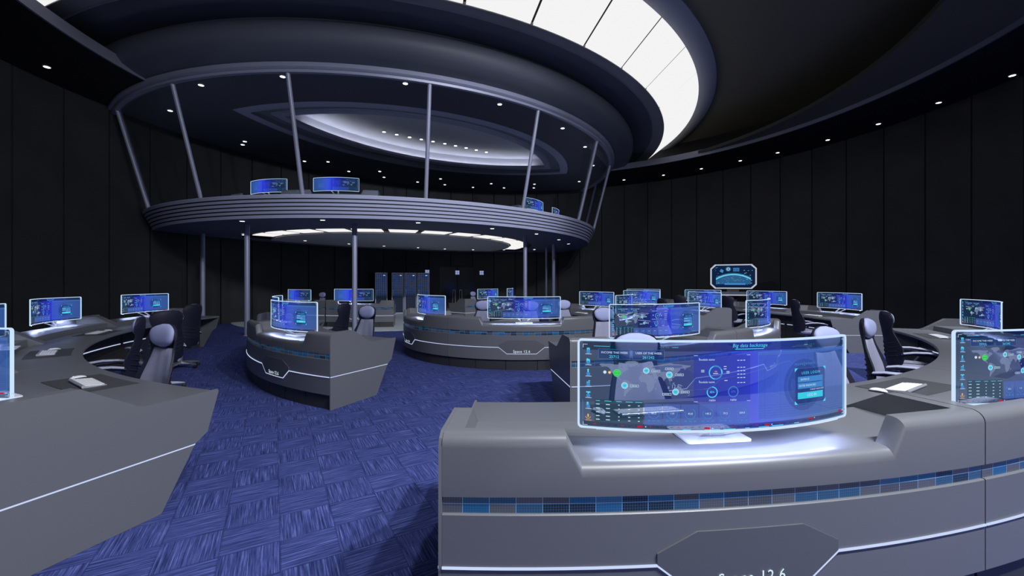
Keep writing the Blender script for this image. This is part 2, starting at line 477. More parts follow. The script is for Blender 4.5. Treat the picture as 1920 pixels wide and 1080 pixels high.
# ------------------------------------------------------------------ room shell
def build_shell():
    # carpet and the pale floor under the balcony
    mb = MB()
    mb.add([(p[0], p[1], 0) for p in arc_pts(O, RW + 0.1, 0, 357, 119)], [tuple(range(120))])
    struct('floor', mb.mesh('floor', [M['carpet']]), 'blue carpet tiles with streaks turned in alternate squares', 'floor')
    mb = MB()
    rows = []
    lp = lens(6.8, RW - 0.02, 70)
    mb.prism(lp, lambda p, k: (p[0], p[1], 0.001 + 0.006 * k))
    struct('floor_back', mb.mesh('floor_back', [M['pale_floor']]), 'pale smooth floor under the balcony beyond the carpet', 'floor')
    # dark wall panels with recessed joints, three stretches
    step = 5.55
    for name, a0, a1 in (('wall_right', -47.65, 63.35), ('wall_back', 63.35, 141.05), ('wall_left', 141.05, 224.3)):
        mb = MB()
        n = int(round((a1 - a0) / step))
        st = (a1 - a0) / n
        for i in range(n):
            b0, b1 = a0 + i * st + 0.10, a0 + (i + 1) * st - 0.10
            lo = arc_pts(O, RW, b0, b1, 4); hi = arc_pts(O, RW + 0.08, b0, b1, 4)
            loop = lo + hi[::-1]
            mb.prism(loop, lambda p, k: (p[0], p[1], -0.02 if k == 0 else Z_SOF + 0.1), 0)
        bk = [[(x, y, z) for x, y in arc_pts(O, RW + 0.06, a0, a1, n * 4)] for z in (-0.02, Z_SOF + 0.1)]
        mb.grid(bk, 1)
        struct(name, mb.mesh(name, [M['wall'], M['gap']]), 'black vertical wall panels with thin joints', 'wall')
    # soffit ring above the wall
    SC, SR = (0.50, 10.60), 10.20
    mb = MB()
    n = 160
    inn = arc_pts(SC, SR, 0, 360 - 360 / n, n - 1)
    outl = []
    for x, y in inn:
        a = math.degrees(math.atan2(y - SC[1], x - SC[0]))
        outl.append(pol(O, RW + 0.05, math.degrees(math.atan2(y - O[1], x - O[0]))))
    mb.grid([[(x, y, Z_SOF) for x, y in inn], [(x, y, Z_SOF) for x, y in outl]], 0, cv=True)
    struct('ceiling_soffit', mb.mesh('ceiling_soffit', [M['soffit']]), 'black soffit ring along the top of the wall', 'ceiling')
    # grey lip round its inner edge
    mb = MB()
    ra = arc_pts(SC, SR, 0, 360 - 360 / n, n - 1); rb = arc_pts(SC, SR + 0.05, 0, 360 - 360 / n, n - 1)
    mb.grid([[(x, y, Z_SOF - 0.01) for x, y in rb], [(x, y, Z_SOF - 0.01) for x, y in ra], [(x, y, Z_SOF + 0.25) for x, y in ra], [(x, y, Z_SOF + 0.25) for x, y in rb]], 0, cu=True, cv=True)
    struct('trim_1', mb.mesh('trim_1', [M['lip']], 40), 'grey lip round the inner edge of the soffit', 'ceiling trim')
    # lower crescent of the ceiling along the right side, then the black main plane
    zs = Z_SOF + 0.11
    A, B, D_ = Vector((8.72, 15.87)), Vector((9.31, 11.74)), Vector((8.23, 7.79))
    def circum(a, b, c):
        d = 2 * (a.x * (b.y - c.y) + b.x * (c.y - a.y) + c.x * (a.y - b.y))
        ux = (a.length_squared * (b.y - c.y) + b.length_squared * (c.y - a.y) + c.length_squared * (a.y - b.y)) / d
        uy = (a.length_squared * (c.x - b.x) + b.length_squared * (a.x - c.x) + c.length_squared * (b.x - a.x)) / d
        return (ux, uy), math.hypot(a.x - ux, a.y - uy)
    S2, R2 = circum(A, B, D_)
    inner = []
    for k in range(161):
        x, y = pol(S2, R2, -75 + k * 1.0)
        if math.hypot(x - SC[0], y - SC[1]) <= SR + 0.04: inner.append((x, y))
    g0 = math.degrees(math.atan2(inner[-1][1] - SC[1], inner[-1][0] - SC[0])); g1 = math.degrees(math.atan2(inner[0][1] - SC[1], inner[0][0] - SC[0]))
    crescent = inner + arc_pts(SC, SR + 0.045, g0, g1, 70)
    mb = MB()
    flat_poly(mb, crescent, zs, (), 0)
    mb.grid([[(x, y, z) for x, y in crescent] for z in (zs, zs + 0.12)], 1, cv=True)  # riser coloured near black to stand in for the step's shadow
    flat_poly(mb, crescent, zs + 0.12, (), 1)
    struct('ceiling_step', mb.mesh('ceiling_step', [M['ceil2'], M['gap']], 30), 'black lower crescent of the ceiling above the right wall', 'ceiling')
    mb = MB()
    mb.grid([[(x, y, z) for x, y in arc_pts(O, RW + 0.04, 0, 357, 119)] for z in (Z_SOF + 0.05, Z_TOP + 0.02)], 0, cv=True)
    struct('wall_upper', mb.mesh('wall_upper', [M['soffit']], 30), 'black upper wall above the soffit', 'wall')  # room wall carried on up to the main ceiling, not a trim
    S2, R2 = O, RW - 0.9
    mb = MB()
    wide = arc_pts(S2, R2 + 0.9, 0, 360 - 360 / n, n - 1)
    a0, a1 = arc_range(13.95, 10.1)
    hole = arc_pts(C, 13.95, a0, a1, 80)
    hid = arc_pts(C, 11.0, a1, a0, 80)
    top = Z_TOP
    # plane left open where the glowing ring rises through it: keep only points farther than 13.95 from C
    loop = []
    big = []
    for k in range(721):
        a = -56 - 180 + k * 0.5
        x, y = pol(S2, R2 + 0.9, a)
        if math.hypot(x - C[0], y - C[1]) > 13.95: big.append((x, y))
    cut = []
    s0 = math.degrees(math.atan2(big[-1][1] - C[1], big[-1][0] - C[0]))
    s1 = math.degrees(math.atan2(big[0][1] - C[1], big[0][0] - C[0]))
    cut = arc_pts(C, 13.95, s0, s1, 90)
    loop = big + cut[1:-1]
    flat_poly(mb, loop, top)
    struct('ceiling', mb.mesh('ceiling', [M['ceil']]), 'black main ceiling beside the glowing skylight ring', 'ceiling')
    return top

TOP = build_shell()

# ------------------------------------------------------------------ skylight, saucer and balcony
def build_balcony():
    ze = EYE
    # glowing crescent: sloped ring of panels with dark joints
    sk = thing('skylight', (C[0], C[1], ze + 6.05), 0, 'huge white glowing ring of ceiling panels above the round balcony', 'ceiling light')
    lo, hi = (12.20, 6.05), (13.42, 6.98)
    seams = [-44.9 + 7.8 * (i - 10) for i in range(19)]
    for i in range(len(seams) - 1):
        a, b = seams[i] + 0.17, seams[i + 1] - 0.17
        m_ = pol(C, 12.8, (a + b) / 2)
        if math.hypot(m_[0] - O[0], m_[1] - O[1]) > 12.5 or a < -116: continue
        mb = MB()
        rows = []
        for r, t in (lo, hi):
            rows.append([(p[0] - C[0], p[1] - C[1], t - 6.05) for p in arc_pts(C, r, a, b, 6)])
        rows += [[(x, y, z + 0.04) for x, y, z in rows[1]], [(x, y, z + 0.04) for x, y, z in rows[0]]]
        mb.grid(rows, 0, cu=True)
        link('light_panel', mb.mesh('light_panel', [M['skylight']]), sk)
    mb = MB()
    mb.grid(lathe_C([(12.18, ze + 6.10), (13.44, ze + 7.06)]), 0)
    bk = link('joint_backing', mb.mesh('joint_backing', [M['gap']]), sk)
    bk.location = (-C[0], -C[1], -(ze + 6.05))
    # blue grey trim outside it
    mb = MB()
    mb.grid(lathe_C([(13.40, ze + 6.95), (13.55, ze + 6.93), (13.85, ze + 6.98), (13.97, ze + 7.06), (13.99, ze + 7.4)]), 0)
    struct('trim_2', mb.mesh('trim_2', [M['trim']], 50), 'blue grey curved trim round the outside of the skylight', 'ceiling trim')
    # saucer roof of the balcony
    prof = [(10.18, 5.38), (10.50, 5.40), (10.86, 5.46), (10.98, 5.56), (11.03, 5.70), (11.02, 5.84), (10.95, 5.97), (10.80, 6.06), (10.74, 6.12), (10.74, 6.15), (11.2, 6.13), (11.76, 6.10)]
    mb = MB()
    mb.grid(lathe_C([(r, ze + t) for r, t in prof]), 0)
    mb.grid(lathe_C([(11.76, ze + 6.10), (11.80, ze + 6.13), (12.2, ze + 6.03), (12.21, ze + 6.10)]), 1)
    struct('roof_saucer', mb.mesh('roof_saucer', [M['saucer'], M['saucer_rim']], 35), 'dark navy saucer shaped roof of the balcony with a rounded band', 'ceiling')
    # header beam over the glass
    mb = MB()
    mb.grid(lathe_C([(10.02, ze + 5.20), (10.10, ze + 5.17), (10.16, ze + 5.18), (10.17, ze + 5.24), (10.22, ze + 5.25), (10.26, ze + 5.28), (10.25, ze + 5.40), (10.0, ze + 5.40)]), 0, cu=True)
    struct('beam', mb.mesh('beam', [M['beam']], 40), 'pale curved beam along the top of the balcony glass', 'beam')
    # balcony room ceiling with the pointed tray
    mb = MB()
    lens_ring(mb, (10.1, RW - 0.05), (8.2, 9.1), ze + 5.30, 0)
    t0, t1, t2 = 5.30, 5.42, 5.82
    L = [lens(8.2 - d, 9.1 - d) for d in (0, 0.36, 0.36, 0.80, 0.80, 1.06, 1.06)]
    zz = [t0, t0, t1, t1, t1 - 0.05, t1 - 0.05, t1 + 0.05]
    mt = [1, 2, 2, 1, 1, 2]
    for i in range(6):
        mb.grid([[(x, y, ze + zz[i]) for x, y in L[i]], [(x, y, ze + zz[i + 1]) for x, y in L[i + 1]]], mt[i], cv=True)
    rim = lens(8.2 - 0.78, 9.1 - 0.78)
    mb.grid([[(x, y, ze + t1 - 0.05) for x, y in rim], [(x, y, ze + t2 + 0.05) for x, y in rim]], 3, cv=True)
    flat_poly(mb, rim, ze + t2 + 0.04, (), 3)
    cbal = struct('ceiling_balcony', mb.mesh('ceiling_balcony', [M['inner_ceiling'], M['tray_frame'], M['tray_dark'], M['dome']], 30), 'balcony ceiling with pointed lens shaped tray of blue frames', 'ceiling')
    # hidden cove strip that lights the tray (a real lamp in the recess, along the far edge)
    cv = MB()
    dO = math.degrees(math.atan2(C[1] - O[1], C[0] - O[0]))
    a0, a1 = dO - 38, dO + 34
    pts = arc_pts(O, 9.1 - 0.93, a0, a1, 50)
    cv.tube([(x, y, ze + t1 + 0.005) for x, y in pts], 0.02, 6)
    link('cove_strip', cv.mesh('cove_strip', [M['cove']]), cbal)
    # parapet band with dark grooves
    mb = MB()
    r0, z0, r1, z1 = 9.13, 1.75, 9.42, 2.32
    n = 6
    prof, mi = [], []
    for i in range(n):
        f0, f1 = i / n, (i + 1) / n
        a, b = f0 + (0.028 if i else 0), f1 - 0.028
        prof.append(((r0 + (r1 - r0) * a, z0 + (z1 - z0) * a), (r0 + (r1 - r0) * b, z0 + (z1 - z0) * b)))
    for i, (p, q) in enumerate(prof):
        if i == n - 1: q = (r1, z1)
        mb.grid(lathe_C([(p[0], ze + p[1]), (q[0], ze + q[1])]), 0)
        if i < n - 1:
            nx = prof[i + 1][0]
            mb.grid(lathe_C([(q[0], ze + q[1]), (q[0] - 0.03, ze + q[1]), (nx[0] - 0.03, ze + nx[1]), (nx[0], ze + nx[1])]), 1)
    mb.grid(lathe_C([(r1, ze + z1), (r1 - 0.01, ze + z1 + 0.015), (r1 - 0.12, ze + z1 + 0.015), (r1 - 0.45, ze + z1 - 0.5)]), 0)
    wpar = struct('wall_parapet', mb.mesh('wall_parapet', [M['parapet'], M['groove']], 30), 'lilac grey balcony parapet with horizontal grooves', 'balcony')
    up = MB()
    ua, ub = arc_range(9.0, RW - 0.6)
    up.tube([(x, y, ze + 2.16) for x, y in arc_pts(C, 9.10, ua, ub, 60)], 0.025, 6)
    link('added_uplight_strip', up.mesh('added_uplight_strip', [M['added_uplight']]), wpar)  # hidden strip added behind the parapet to brighten the ceiling above
    # balcony floor slab: underside with light ring slot, top
    mb = MB()
    lens_ring(mb, (9.13, RW - 0.05), (7.75, RW - 0.5), ze + 1.75, 0)
    ringo = lens(7.75, RW - 0.5)
    mb.grid([[(x, y, ze + 1.75) for x, y in ringo], [(x, y, ze + 1.80) for x, y in ringo]], 0, cv=True)
    lens_ring(mb, (7.75, RW - 0.5), (6.50, RW - 0.8), ze + 1.80, 0)
    mb.grid([[(x, y, ze + 1.80) for x, y in lens(6.5, RW - 0.8)], [(x, y, ze + 1.86) for x, y in lens(6.5, RW - 0.8)]], 1, cv=True)
    lens_ring(mb, (6.5, RW - 0.8), (5.0, RW - 1.2), ze + 1.86, 1)
    flat_poly(mb, lens(5.42, RW - 0.05), ze + 1.78, (), 2)
    mb.grid([[(x, y, ze + 1.78) for x, y in lens(5.42, RW - 0.05)], [(x, y, ze + 1.88) for x, y in lens(5.42, RW - 0.05)]], 2, cv=True)
    flat_poly(mb, lens(8.98, RW - 0.05), ze + 1.885, (), 3)
    struct('slab', mb.mesh('slab', [M['under_balcony'], M['gap'], M['dome'], M['plinth']]), 'balcony floor slab with navy underside', 'balcony')
    # luminous ring below
    lr = thing('ring_light', (C[0], C[1], ze + 1.82), 0, 'white segmented ring of light panels under the balcony', 'ceiling light')
    a0, a1 = arc_range(5.8, RW - 0.45)
    seg = 11.5
    k0 = -56 - seg * 8
    for i in range(16):
        a, b = k0 + i * seg, k0 + (i + 1) * seg
        if a < a0 or b > a1: continue
        mb = MB()
        loop = arc_pts((0, 0), 6.22, a + 1.1, b - 1.1, 8) + arc_pts((0, 0), 5.50, b - 1.1, a + 1.1, 8)
        mb.prism(loop, lambda p, k: (p[0], p[1], 0.02 * k))
        link('light_panel', mb.mesh('light_panel', [M['lowlight']]), lr)
    # mullions and panes
    ths = [-129, -109.2, -90, -70.3, -51, -30.7, -11.2, 8.5]
    for i, t in enumerate(ths):
        a, b = pol(C, 9.36, t), pol(C, 10.08, t)
        p0, p1 = Vector((a[0], a[1], ze + 2.33)), Vector((b[0], b[1], ze + 5.20))
        mb = MB(); mb.tube([p0, p1], 0.055, 12)
        struct('column_mullion', mb.mesh('column_mullion', [M['beam']], 60), 'slanted slim post between the balcony glass panes', 'post')
    for i in range(len(ths) - 1):
        a, b = ths[i] + 0.35, ths[i + 1] - 0.35
        rows = [[(x, y, ze + t) for x, y in arc_pts(C, r, a, b, 10)] for r, t in ((9.35, 2.335), (10.06, 5.19), (10.048, 5.19), (9.338, 2.335))]
        mb = MB(); mb.grid(rows, 0, cu=True)
        struct('window_%d' % (i + 1), mb.mesh('window', [M['glass']], 30), 'clear slanted curved pane of the balcony glazing', 'window')
    # slim pillars carrying the balcony
    for i, (x, y) in enumerate([(-11.05, 14.9), (-7.98, 12.56), (-4.74, 12.56), (0.50, 15.85), (1.93, 19.3), (1.75, 21.2)]):
        mb = MB(); mb.cyl((0, 0, 0.001), 0.075 if i < 5 else 0.055, EYE + 1.79, 16)
        mb.cyl((0, 0, 0.001), 0.11, 0.02, 16)
        o = struct('pillar', mb.mesh('pillar', [M['pillar']], 50), 'slim pale round pillar under the balcony', 'pillar')
        o.location = (x, y, 0)
build_balcony()

# ------------------------------------------------------------------ downlights
def build_downlights():
    mb = MB()
    mb.cyl((0, 0, -0.012), 0.062, 0.012, 14, 0)
    rows = [[(r * math.cos(2 * PI * j / 14), r * math.sin(2 * PI * j / 14), z) for j in range(14)] for r, z in ((0.062, 0), (0.064, -0.016), (0.078, -0.014), (0.080, 0))]
    mb.grid(rows, 1, cv=True)
    me = mb.mesh('downlight', [M['spot'], M['white']])
    sets = [
        ('small round downlight in the black soffit above the right wall', 'soffit downlights over the right wall', 5.35,
         [(1898, 141), (1760, 192), (1647, 232), (1552, 262), (1458, 286), (1388, 301), (1315, 316), (1244, 328), (1170, 337)]),
        ('single small downlight in the black soffit above the left wall', None, 5.35, [(88, 125)]),
        ('small downlight in the row across the pale tray ceiling', 'downlights in a row across the tray ceiling', 5.855,
         [(720, 247), (744, 252), (768, 257), (790, 261), (812, 265), (834, 269), (854, 273), (874, 277), (893, 281), (912, 285)]),
        ('small downlight in the navy balcony ceiling behind the slanted glass', 'downlights round the balcony ceiling', 5.295,
         [(377, 159), (530, 143), (760, 156), (937, 195), (1055, 240), (1097, 275), (319, 207), (459, 265), (455, 271), (571, 302), (615, 303), (654, 321),
          (712, 321), (720, 332), (783, 341), (826, 335), (834, 346), (887, 351), (921, 344), (945, 352), (1002, 345), (1001, 352), (1086, 340), (1112, 310)]),
        ('small downlight under the front edge of the balcony', 'downlights under the balcony edge', 1.748,
         [(454, 414), (605, 412), (784, 417), (923, 428), (1006, 438), (1048, 449), (1066, 457)]),
        ('small downlight under the balcony just in front of the back wall', 'downlights under the balcony at the back', 1.778,
         [(457, 440), (572, 451), (654, 457), (720, 461), (784, 464), (834, 466.5), (887, 468), (945, 468), (1002, 468)]),
    ]
    for label, group, T, pts in sets:
        for u, v in pts:
            x, y, z = px(u, v, T)
            d = math.hypot(x - O[0], y - O[1])
            if d > RW - 0.12:
                k = (RW - 0.12) / d
                x, y = O[0] + (x - O[0]) * k, O[1] + (y - O[1]) * k
            o = link('downlight', me, None, (x, y, z))
            tag(o, label, 'downlight', group)
build_downlights()

# ------------------------------------------------------------------ text
_tc = {}
def text_tris(s, size, shear=0.0, spacing=1.0):
    """flat triangles of a line of text, centred on the origin"""
    key = (s, size, shear, spacing)
    if key in _tc: return _tc[key]
    cu = bpy.data.curves.new('txt', 'FONT')
    cu.body = s; cu.size = size; cu.shear = shear; cu.space_character = spacing
    cu.align_x = 'CENTER'; cu.align_y = 'CENTER'; cu.resolution_u = 2
    ob = bpy.data.objects.new('txt', cu)
    COL.objects.link(ob)
    dg = bpy.context.evaluated_depsgraph_get()
    me = bpy.data.meshes.new_from_object(ob.evaluated_get(dg))
    vs = [(v.co.x, v.co.y) for v in me.vertices]; fs = [tuple(p.vertices) for p in me.polygons]
    bpy.data.objects.remove(ob); bpy.data.curves.remove(cu); bpy.data.meshes.remove(me)
    _tc[key] = (vs, fs)
    return _tc[key]

# ------------------------------------------------------------------ desks
RIM, SHELF, WT = 0.967, 0.84, 0.765
DEPTH = 1.195

class Unit:
    """meshes of one desk unit of a ring; s = metres along the outer face, t = metres inward"""
    cache = {}
    def __init__(s, R, ang):
        s.R, s.h = R, R_(ang) / 2
        s.L = R * R_(ang)
        s.make()
    def pt(s, u, t, z):
        a = u / s.R
        r = s.R - t
        return (r * math.sin(a), s.R - r * math.cos(a), z)
    def make(s):
        L2 = s.L / 2 - 0.004
        ct, cb = 0.80, 0.735
        # upper body: rim lips, cut-out and monitor shelf as one height field
        lip = 0.088
        S = [-L2, -L2 + 0.03, -L2 + lip - 0.004, -L2 + lip, -L2 + 0.2, -ct, -cb] + [-cb + 2 * cb * k / 12 for k in range(1, 12)] + [cb, ct, L2 - 0.2, L2 - lip, L2 - lip + 0.004, L2 - 0.03, L2]
        rr = 0.055
        T = [rr * (1 - math.cos(PI / 2 * k / 5)) for k in range(6)] + [0.085, 0.095, 0.20, 0.36, 0.38, 0.55, 0.565, 0.70]
        def top(u, t, k):
            a = abs(u)
            end = RIM if t <= 0.38 else RIM - (RIM - 0.772) * (t - 0.38) / 0.32
            if a >= L2 - lip + 0.003: z = end
            else:
                f = RIM if a >= ct else (SHELF if a <= cb else SHELF + (RIM - SHELF) * (a - cb) / (ct - cb))
                if t <= 0.086: z = f
                elif t <= 0.551: z = SHELF
                else: z = 0.70
            if k < 6: z -= rr * (1 - math.sin(PI / 2 * k / 5))
            return z
        mb = MB()
        rows = []
        for u in S:
            col = [s.pt(u, 0.0, 0.708)]
            col += [s.pt(u, t, top(u, t, k)) for k, t in enumerate(T)]
            col += [s.pt(u, T[-1], 0.70), s.pt(u, 0.03, 0.70)]
            rows.append(col)
        mb.loops(rows)
        s.body = mb.mesh('front_rim', [M['desk']], 38)
        # lower front
        mb = MB()
        n = 20
        US = [-L2 + 2 * L2 * k / n for k in range(n + 1)]
        mb.loops([[s.pt(u, t, z) for t, z in ((0, 0.19), (0, 0.632), (0.004, 0.636), (0.04, 0.636), (0.04, 0.186), (0.004, 0.186))] for u in US])
        s.lower = mb.mesh('front_panel', [M['desk']], 30)
        # blue band, set back
        mb = MB()
        mb.loops([[s.pt(u, t, z) for t, z in ((0.014, 0.6365), (0.014, 0.7075), (0.035, 0.7075), (0.035, 0.6365))] for u in US])
        off = random.random() * 5
        R = s.R
        s.band = mb.mesh('tile_band', [M['band']], 30, uvf=lambda c, i: (math.atan2(c.x, R - c.y) * R + 20 + off, c.z * 1.0))
        # dark plinth in separate boards
        mb = MB()
        nb = 5
        for k in range(nb):
            a, b = -L2 + 2 * L2 * k / nb + 0.006, -L2 + 2 * L2 * (k + 1) / nb - 0.006
            mb.loops([[s.pt(a + (b - a) * j / 4, t, z) for t, z in ((0.035, 0.002), (0.035, 0.186), (0.07, 0.186), (0.07, 0.002))] for j in range(5)])
        mb.loops([[s.pt(u, t, z) for t, z in ((0.055, 0.002), (0.055, 0.18), (0.09, 0.18), (0.09, 0.002))] for u in US])
        s.plinth = mb.mesh('plinth', [M['plinth']], 30)
        # worktop
        mb = MB()
        t0, t1 = 0.60, DEPTH
        mb.loops([[s.pt(u, t, z) for t, z in ((t0, 0.722), (t0, 0.757), (t0 + 0.008, WT), (t1 - 0.014, WT), (t1 - 0.004, 0.761), (t1, 0.752), (t1, 0.732), (t1 - 0.012, 0.722))] for u in US])
        s.top = mb.mesh('worktop', [M['worktop']], 40)
        # inner wall under the worktop
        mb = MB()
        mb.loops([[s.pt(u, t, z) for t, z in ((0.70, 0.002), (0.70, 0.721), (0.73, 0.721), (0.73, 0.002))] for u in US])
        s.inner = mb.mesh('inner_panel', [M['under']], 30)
        # badge plate
        mb = MB()
        poly = [(-0.42, 0.415), (-0.27, 0.300), (0.27, 0.300), (0.42, 0.415), (0.42, 0.465), (0.245, 0.55), (-0.245, 0.55), (-0.42, 0.465)]
        s.badge = s.curved_plate(poly, 0.006, 'badge_plate', M['badge'])
        # white line
        pts = [(-L2, 0.415), (-0.42, 0.415), (-0.27, 0.300), (0.27, 0.300), (0.42, 0.415), (L2, 0.415)]
        mb = MB()
        s.ribbon(mb, pts, 0.0045, -0.007)
        s.line = mb.mesh('light_strip', [M['strip']])
        # white line inside
        mb = MB()
        s.ribbon(mb, [(-L2 + 0.05, 0.44), (L2 - 0.05, 0.44)], 0.007, 0.733)
        s.line2 = mb.mesh('inner_light_strip', [M['strip']])
        # lettering
        mb = MB()
        for dz, dx, tt, mi in ((0.0, 0.0, -0.0095, 0),):
            vs, fs = text_tris('Space 12.6', 0.070, 0.0, 1.12)
            mb.add([s.pt(x * 0.92 + dx, tt, 0.343 + y * 0.95 + dz) for x, y in vs], fs, mi)
        s.text = mb.mesh('lettering', [M['letter']], recalc=False)
        # end panels
        s.ends = []
        for sg in (-1, 1):
            poly = [(0.0, 0.0), (0.0, RIM - 0.055), (0.016, RIM - 0.02), (0.055, RIM), (0.38, RIM), (0.66, 0.79), (0.72, 0.772), (1.205, 0.772), (1.212, 0.755), (1.125, 0.465), (1.035, 0.405), (0.81, 0.0)]
            mb = MB()
            def f(p, k, sg=sg):
                a = sg * (s.h)
                r = R - p[0]
                x, y = r * math.sin(a), R - r * math.cos(a)
                d = (-0.003 + 0.015 * k) * sg
                return (x + d * math.cos(a), y + d * math.sin(a), max(p[1], 0.002))
            mb.prism(poly, f)
            pan = mb.mesh('end_panel', [M['desk']], 25)
            mb = MB()
            q = [(-0.001, 0.4105), (-0.001, 0.4195), (1.037, 0.4065), (1.032, 0.3985)]
            mb.prism(q, lambda p, k, sg=sg: (lambda b, kk: b)(f((p[0], p[1]), 1 + 0.08 * k + 0.001, sg), 0))
            s.ends.append((pan, mb.mesh('end_light_strip', [M['strip']])))
    def ribbon(s, mb, pts, hw, t):
        for (a, za), (b, zb) in zip(pts, pts[1:]):
            n = max(1, int(abs(b - a) / 0.12))
            rows = []
            for k in range(n + 1):
                u, z = a + (b - a) * k / n, za + (zb - za) * k / n
                rows.append([s.pt(u, t, z - hw), s.pt(u, t, z + hw), s.pt(u, t + 0.006, z + hw), s.pt(u, t + 0.006, z - hw)])
            mb.loops(rows)
    def curved_plate(s, poly, th, name, mat):
        # split the plate at several s stations so that it follows the curve
        xs = sorted(set([p[0] for p in poly] + [-0.42 + 0.84 * k / 14 for k in range(15)]))
        def zr(x):
            lo, hi = 9, -9
            n = len(poly)
            for i in range(n):
                (a, za), (b, zb) = poly[i], poly[(i + 1) % n]
                if abs(a - b) < 1e-9:
                    if abs(x - a) < 1e-9: lo, hi = min(lo, za, zb), max(hi, za, zb)
                elif min(a, b) - 1e-9 <= x <= max(a, b) + 1e-9:
                    z = za + (zb - za) * (x - a) / (b - a); lo, hi = min(lo, z), max(hi, z)
            return lo, hi
        mb = MB()
        mb.loops([[s.pt(x, t, z) for t, z in ((-th, zr(x)[0]), (-th, zr(x)[1]), (0.001, zr(x)[1]), (0.001, zr(x)[0]))] for x in xs])
        return mb.mesh(name, [mat], 30)

def get_unit(R, ang):
    k = (round(R, 3), round(ang, 3))
    if k not in Unit.cache: Unit.cache[k] = Unit(R, ang)
    return Unit.cache[k]

def place_desk(c, R, ang, deg, label, ends=(0, 0), z=0.0, group='curved control desks'):
    u = get_unit(R, ang)
    x, y = pol(c, R, deg)
    t = thing('control_desk', (x, y, z), R_(deg + 90), label, 'desk', group)
    link('front_rim', u.body, t); link('front_panel', u.lower, t)
    link('tile_band', u.band, t, label='blue lit tile band'); link('plinth', u.plinth, t, label='dark plinth')
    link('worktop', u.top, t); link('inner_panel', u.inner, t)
    b = link('badge_plate', u.badge, t); link('lettering', u.text, b, label='glowing letters reading Space 12.6')
    link('light_strip', u.line, t, label='white light line'); link('inner_light_strip', u.line2, t, label='white light line')
    for k in (0, 1):
        if ends[k]:
            e = link('end_panel', u.ends[k][0], t)
            link('end_light_strip', u.ends[k][1], e, label='white light line')
    return t

# ------------------------------------------------------------------ transparent monitors
SW, SH, SR_ = 1.40, 0.40, 1.80      # width, height, curve radius
SZ0 = 0.098                         # bottom of the pane above the shelf
SY = -0.215                         # pane middle relative to the stand

def spt(x, z, d=0.0):
    """x metres from the pane's middle, z from its bottom, d in front (towards the outside)"""
    a = x / SR_
    r = SR_ + d
    return (r * math.sin(a), SY + SR_ - r * math.cos(a), SZ0 + z)

LANDS = [
 [(-168,65),(-162,70),(-140,70),(-125,71),(-110,68),(-95,68),(-85,69),(-80,63),(-93,60),(-85,55),(-79,52),(-78,60),(-68,60),(-56,52),(-66,46),(-75,40),(-81,31),(-81,25),(-84,30),(-97,28),(-97,20),(-88,21),(-88,16),(-83,10),(-78,8),(-84,9),(-95,16),(-106,22),(-113,31),(-124,41),(-125,49),(-135,58),(-150,60),(-160,56),(-158,60)],
 [(-78,8),(-72,12),(-60,9),(-50,1),(-35,-6),(-39,-16),(-48,-26),(-58,-36),(-65,-43),(-69,-53),(-74,-50),(-73,-38),(-71,-20),(-80,-6),(-80,1)],
 [(-52,60),(-42,61),(-22,70),(-18,78),(-30,83),(-58,82),(-70,77),(-55,68)],
 [(-10,36),(-9,43),(-1,44),(-4,48),(4,52),(9,55),(8,58),(5,61),(14,68),(26,71),(40,67),(55,69),(70,73),(90,76),(105,78),(115,74),(140,73),(160,70),(180,69),(178,64),(163,60),(157,51),(155,58),(140,58),(140,52),(130,43),(128,38),(126,35),(122,40),(119,37),(122,30),(115,22),(108,21),(109,12),(105,9),(100,13),(103,1),(98,9),(94,17),(88,22),(80,15),(78,8),(73,18),(67,25),(57,26),(57,21),(52,16),(43,13),(35,28),(36,36),(27,37),(23,36),(19,42),(13,45),(18,40),(12,42),(3,43),(0,38)],
 [(-6,35),(10,37),(20,32),(32,31),(36,23),(43,12),(51,11),(41,-2),(40,-15),(33,-27),(20,-35),(17,-29),(12,-17),(13,-8),(9,1),(8,4),(-8,4),(-17,14),(-16,22),(-10,30)],
 [(114,-22),(122,-17),(130,-12),(137,-12),(142,-11),(146,-19),(153,-26),(150,-37),(140,-38),(130,-32),(115,-34)],
 [(44,-16),(50,-15),(47,-25),(44,-24)],
 [(-5,50),(1,52),(-3,58),(-6,57),(-3,54)],
 [(130,32),(136,34),(141,38),(143,44),(140,41),(136,36)],
 [(95,5),(104,-3),(106,-6),(98,1)], [(109,1),(117,6),(118,1),(114,-4)], [(131,-1),(142,-3),(150,-10),(138,-8)],
 [(172,-41),(178,-38),(174,-44),(168,-46)], [(-22,64),(-14,65),(-16,67),(-22,66)],
]

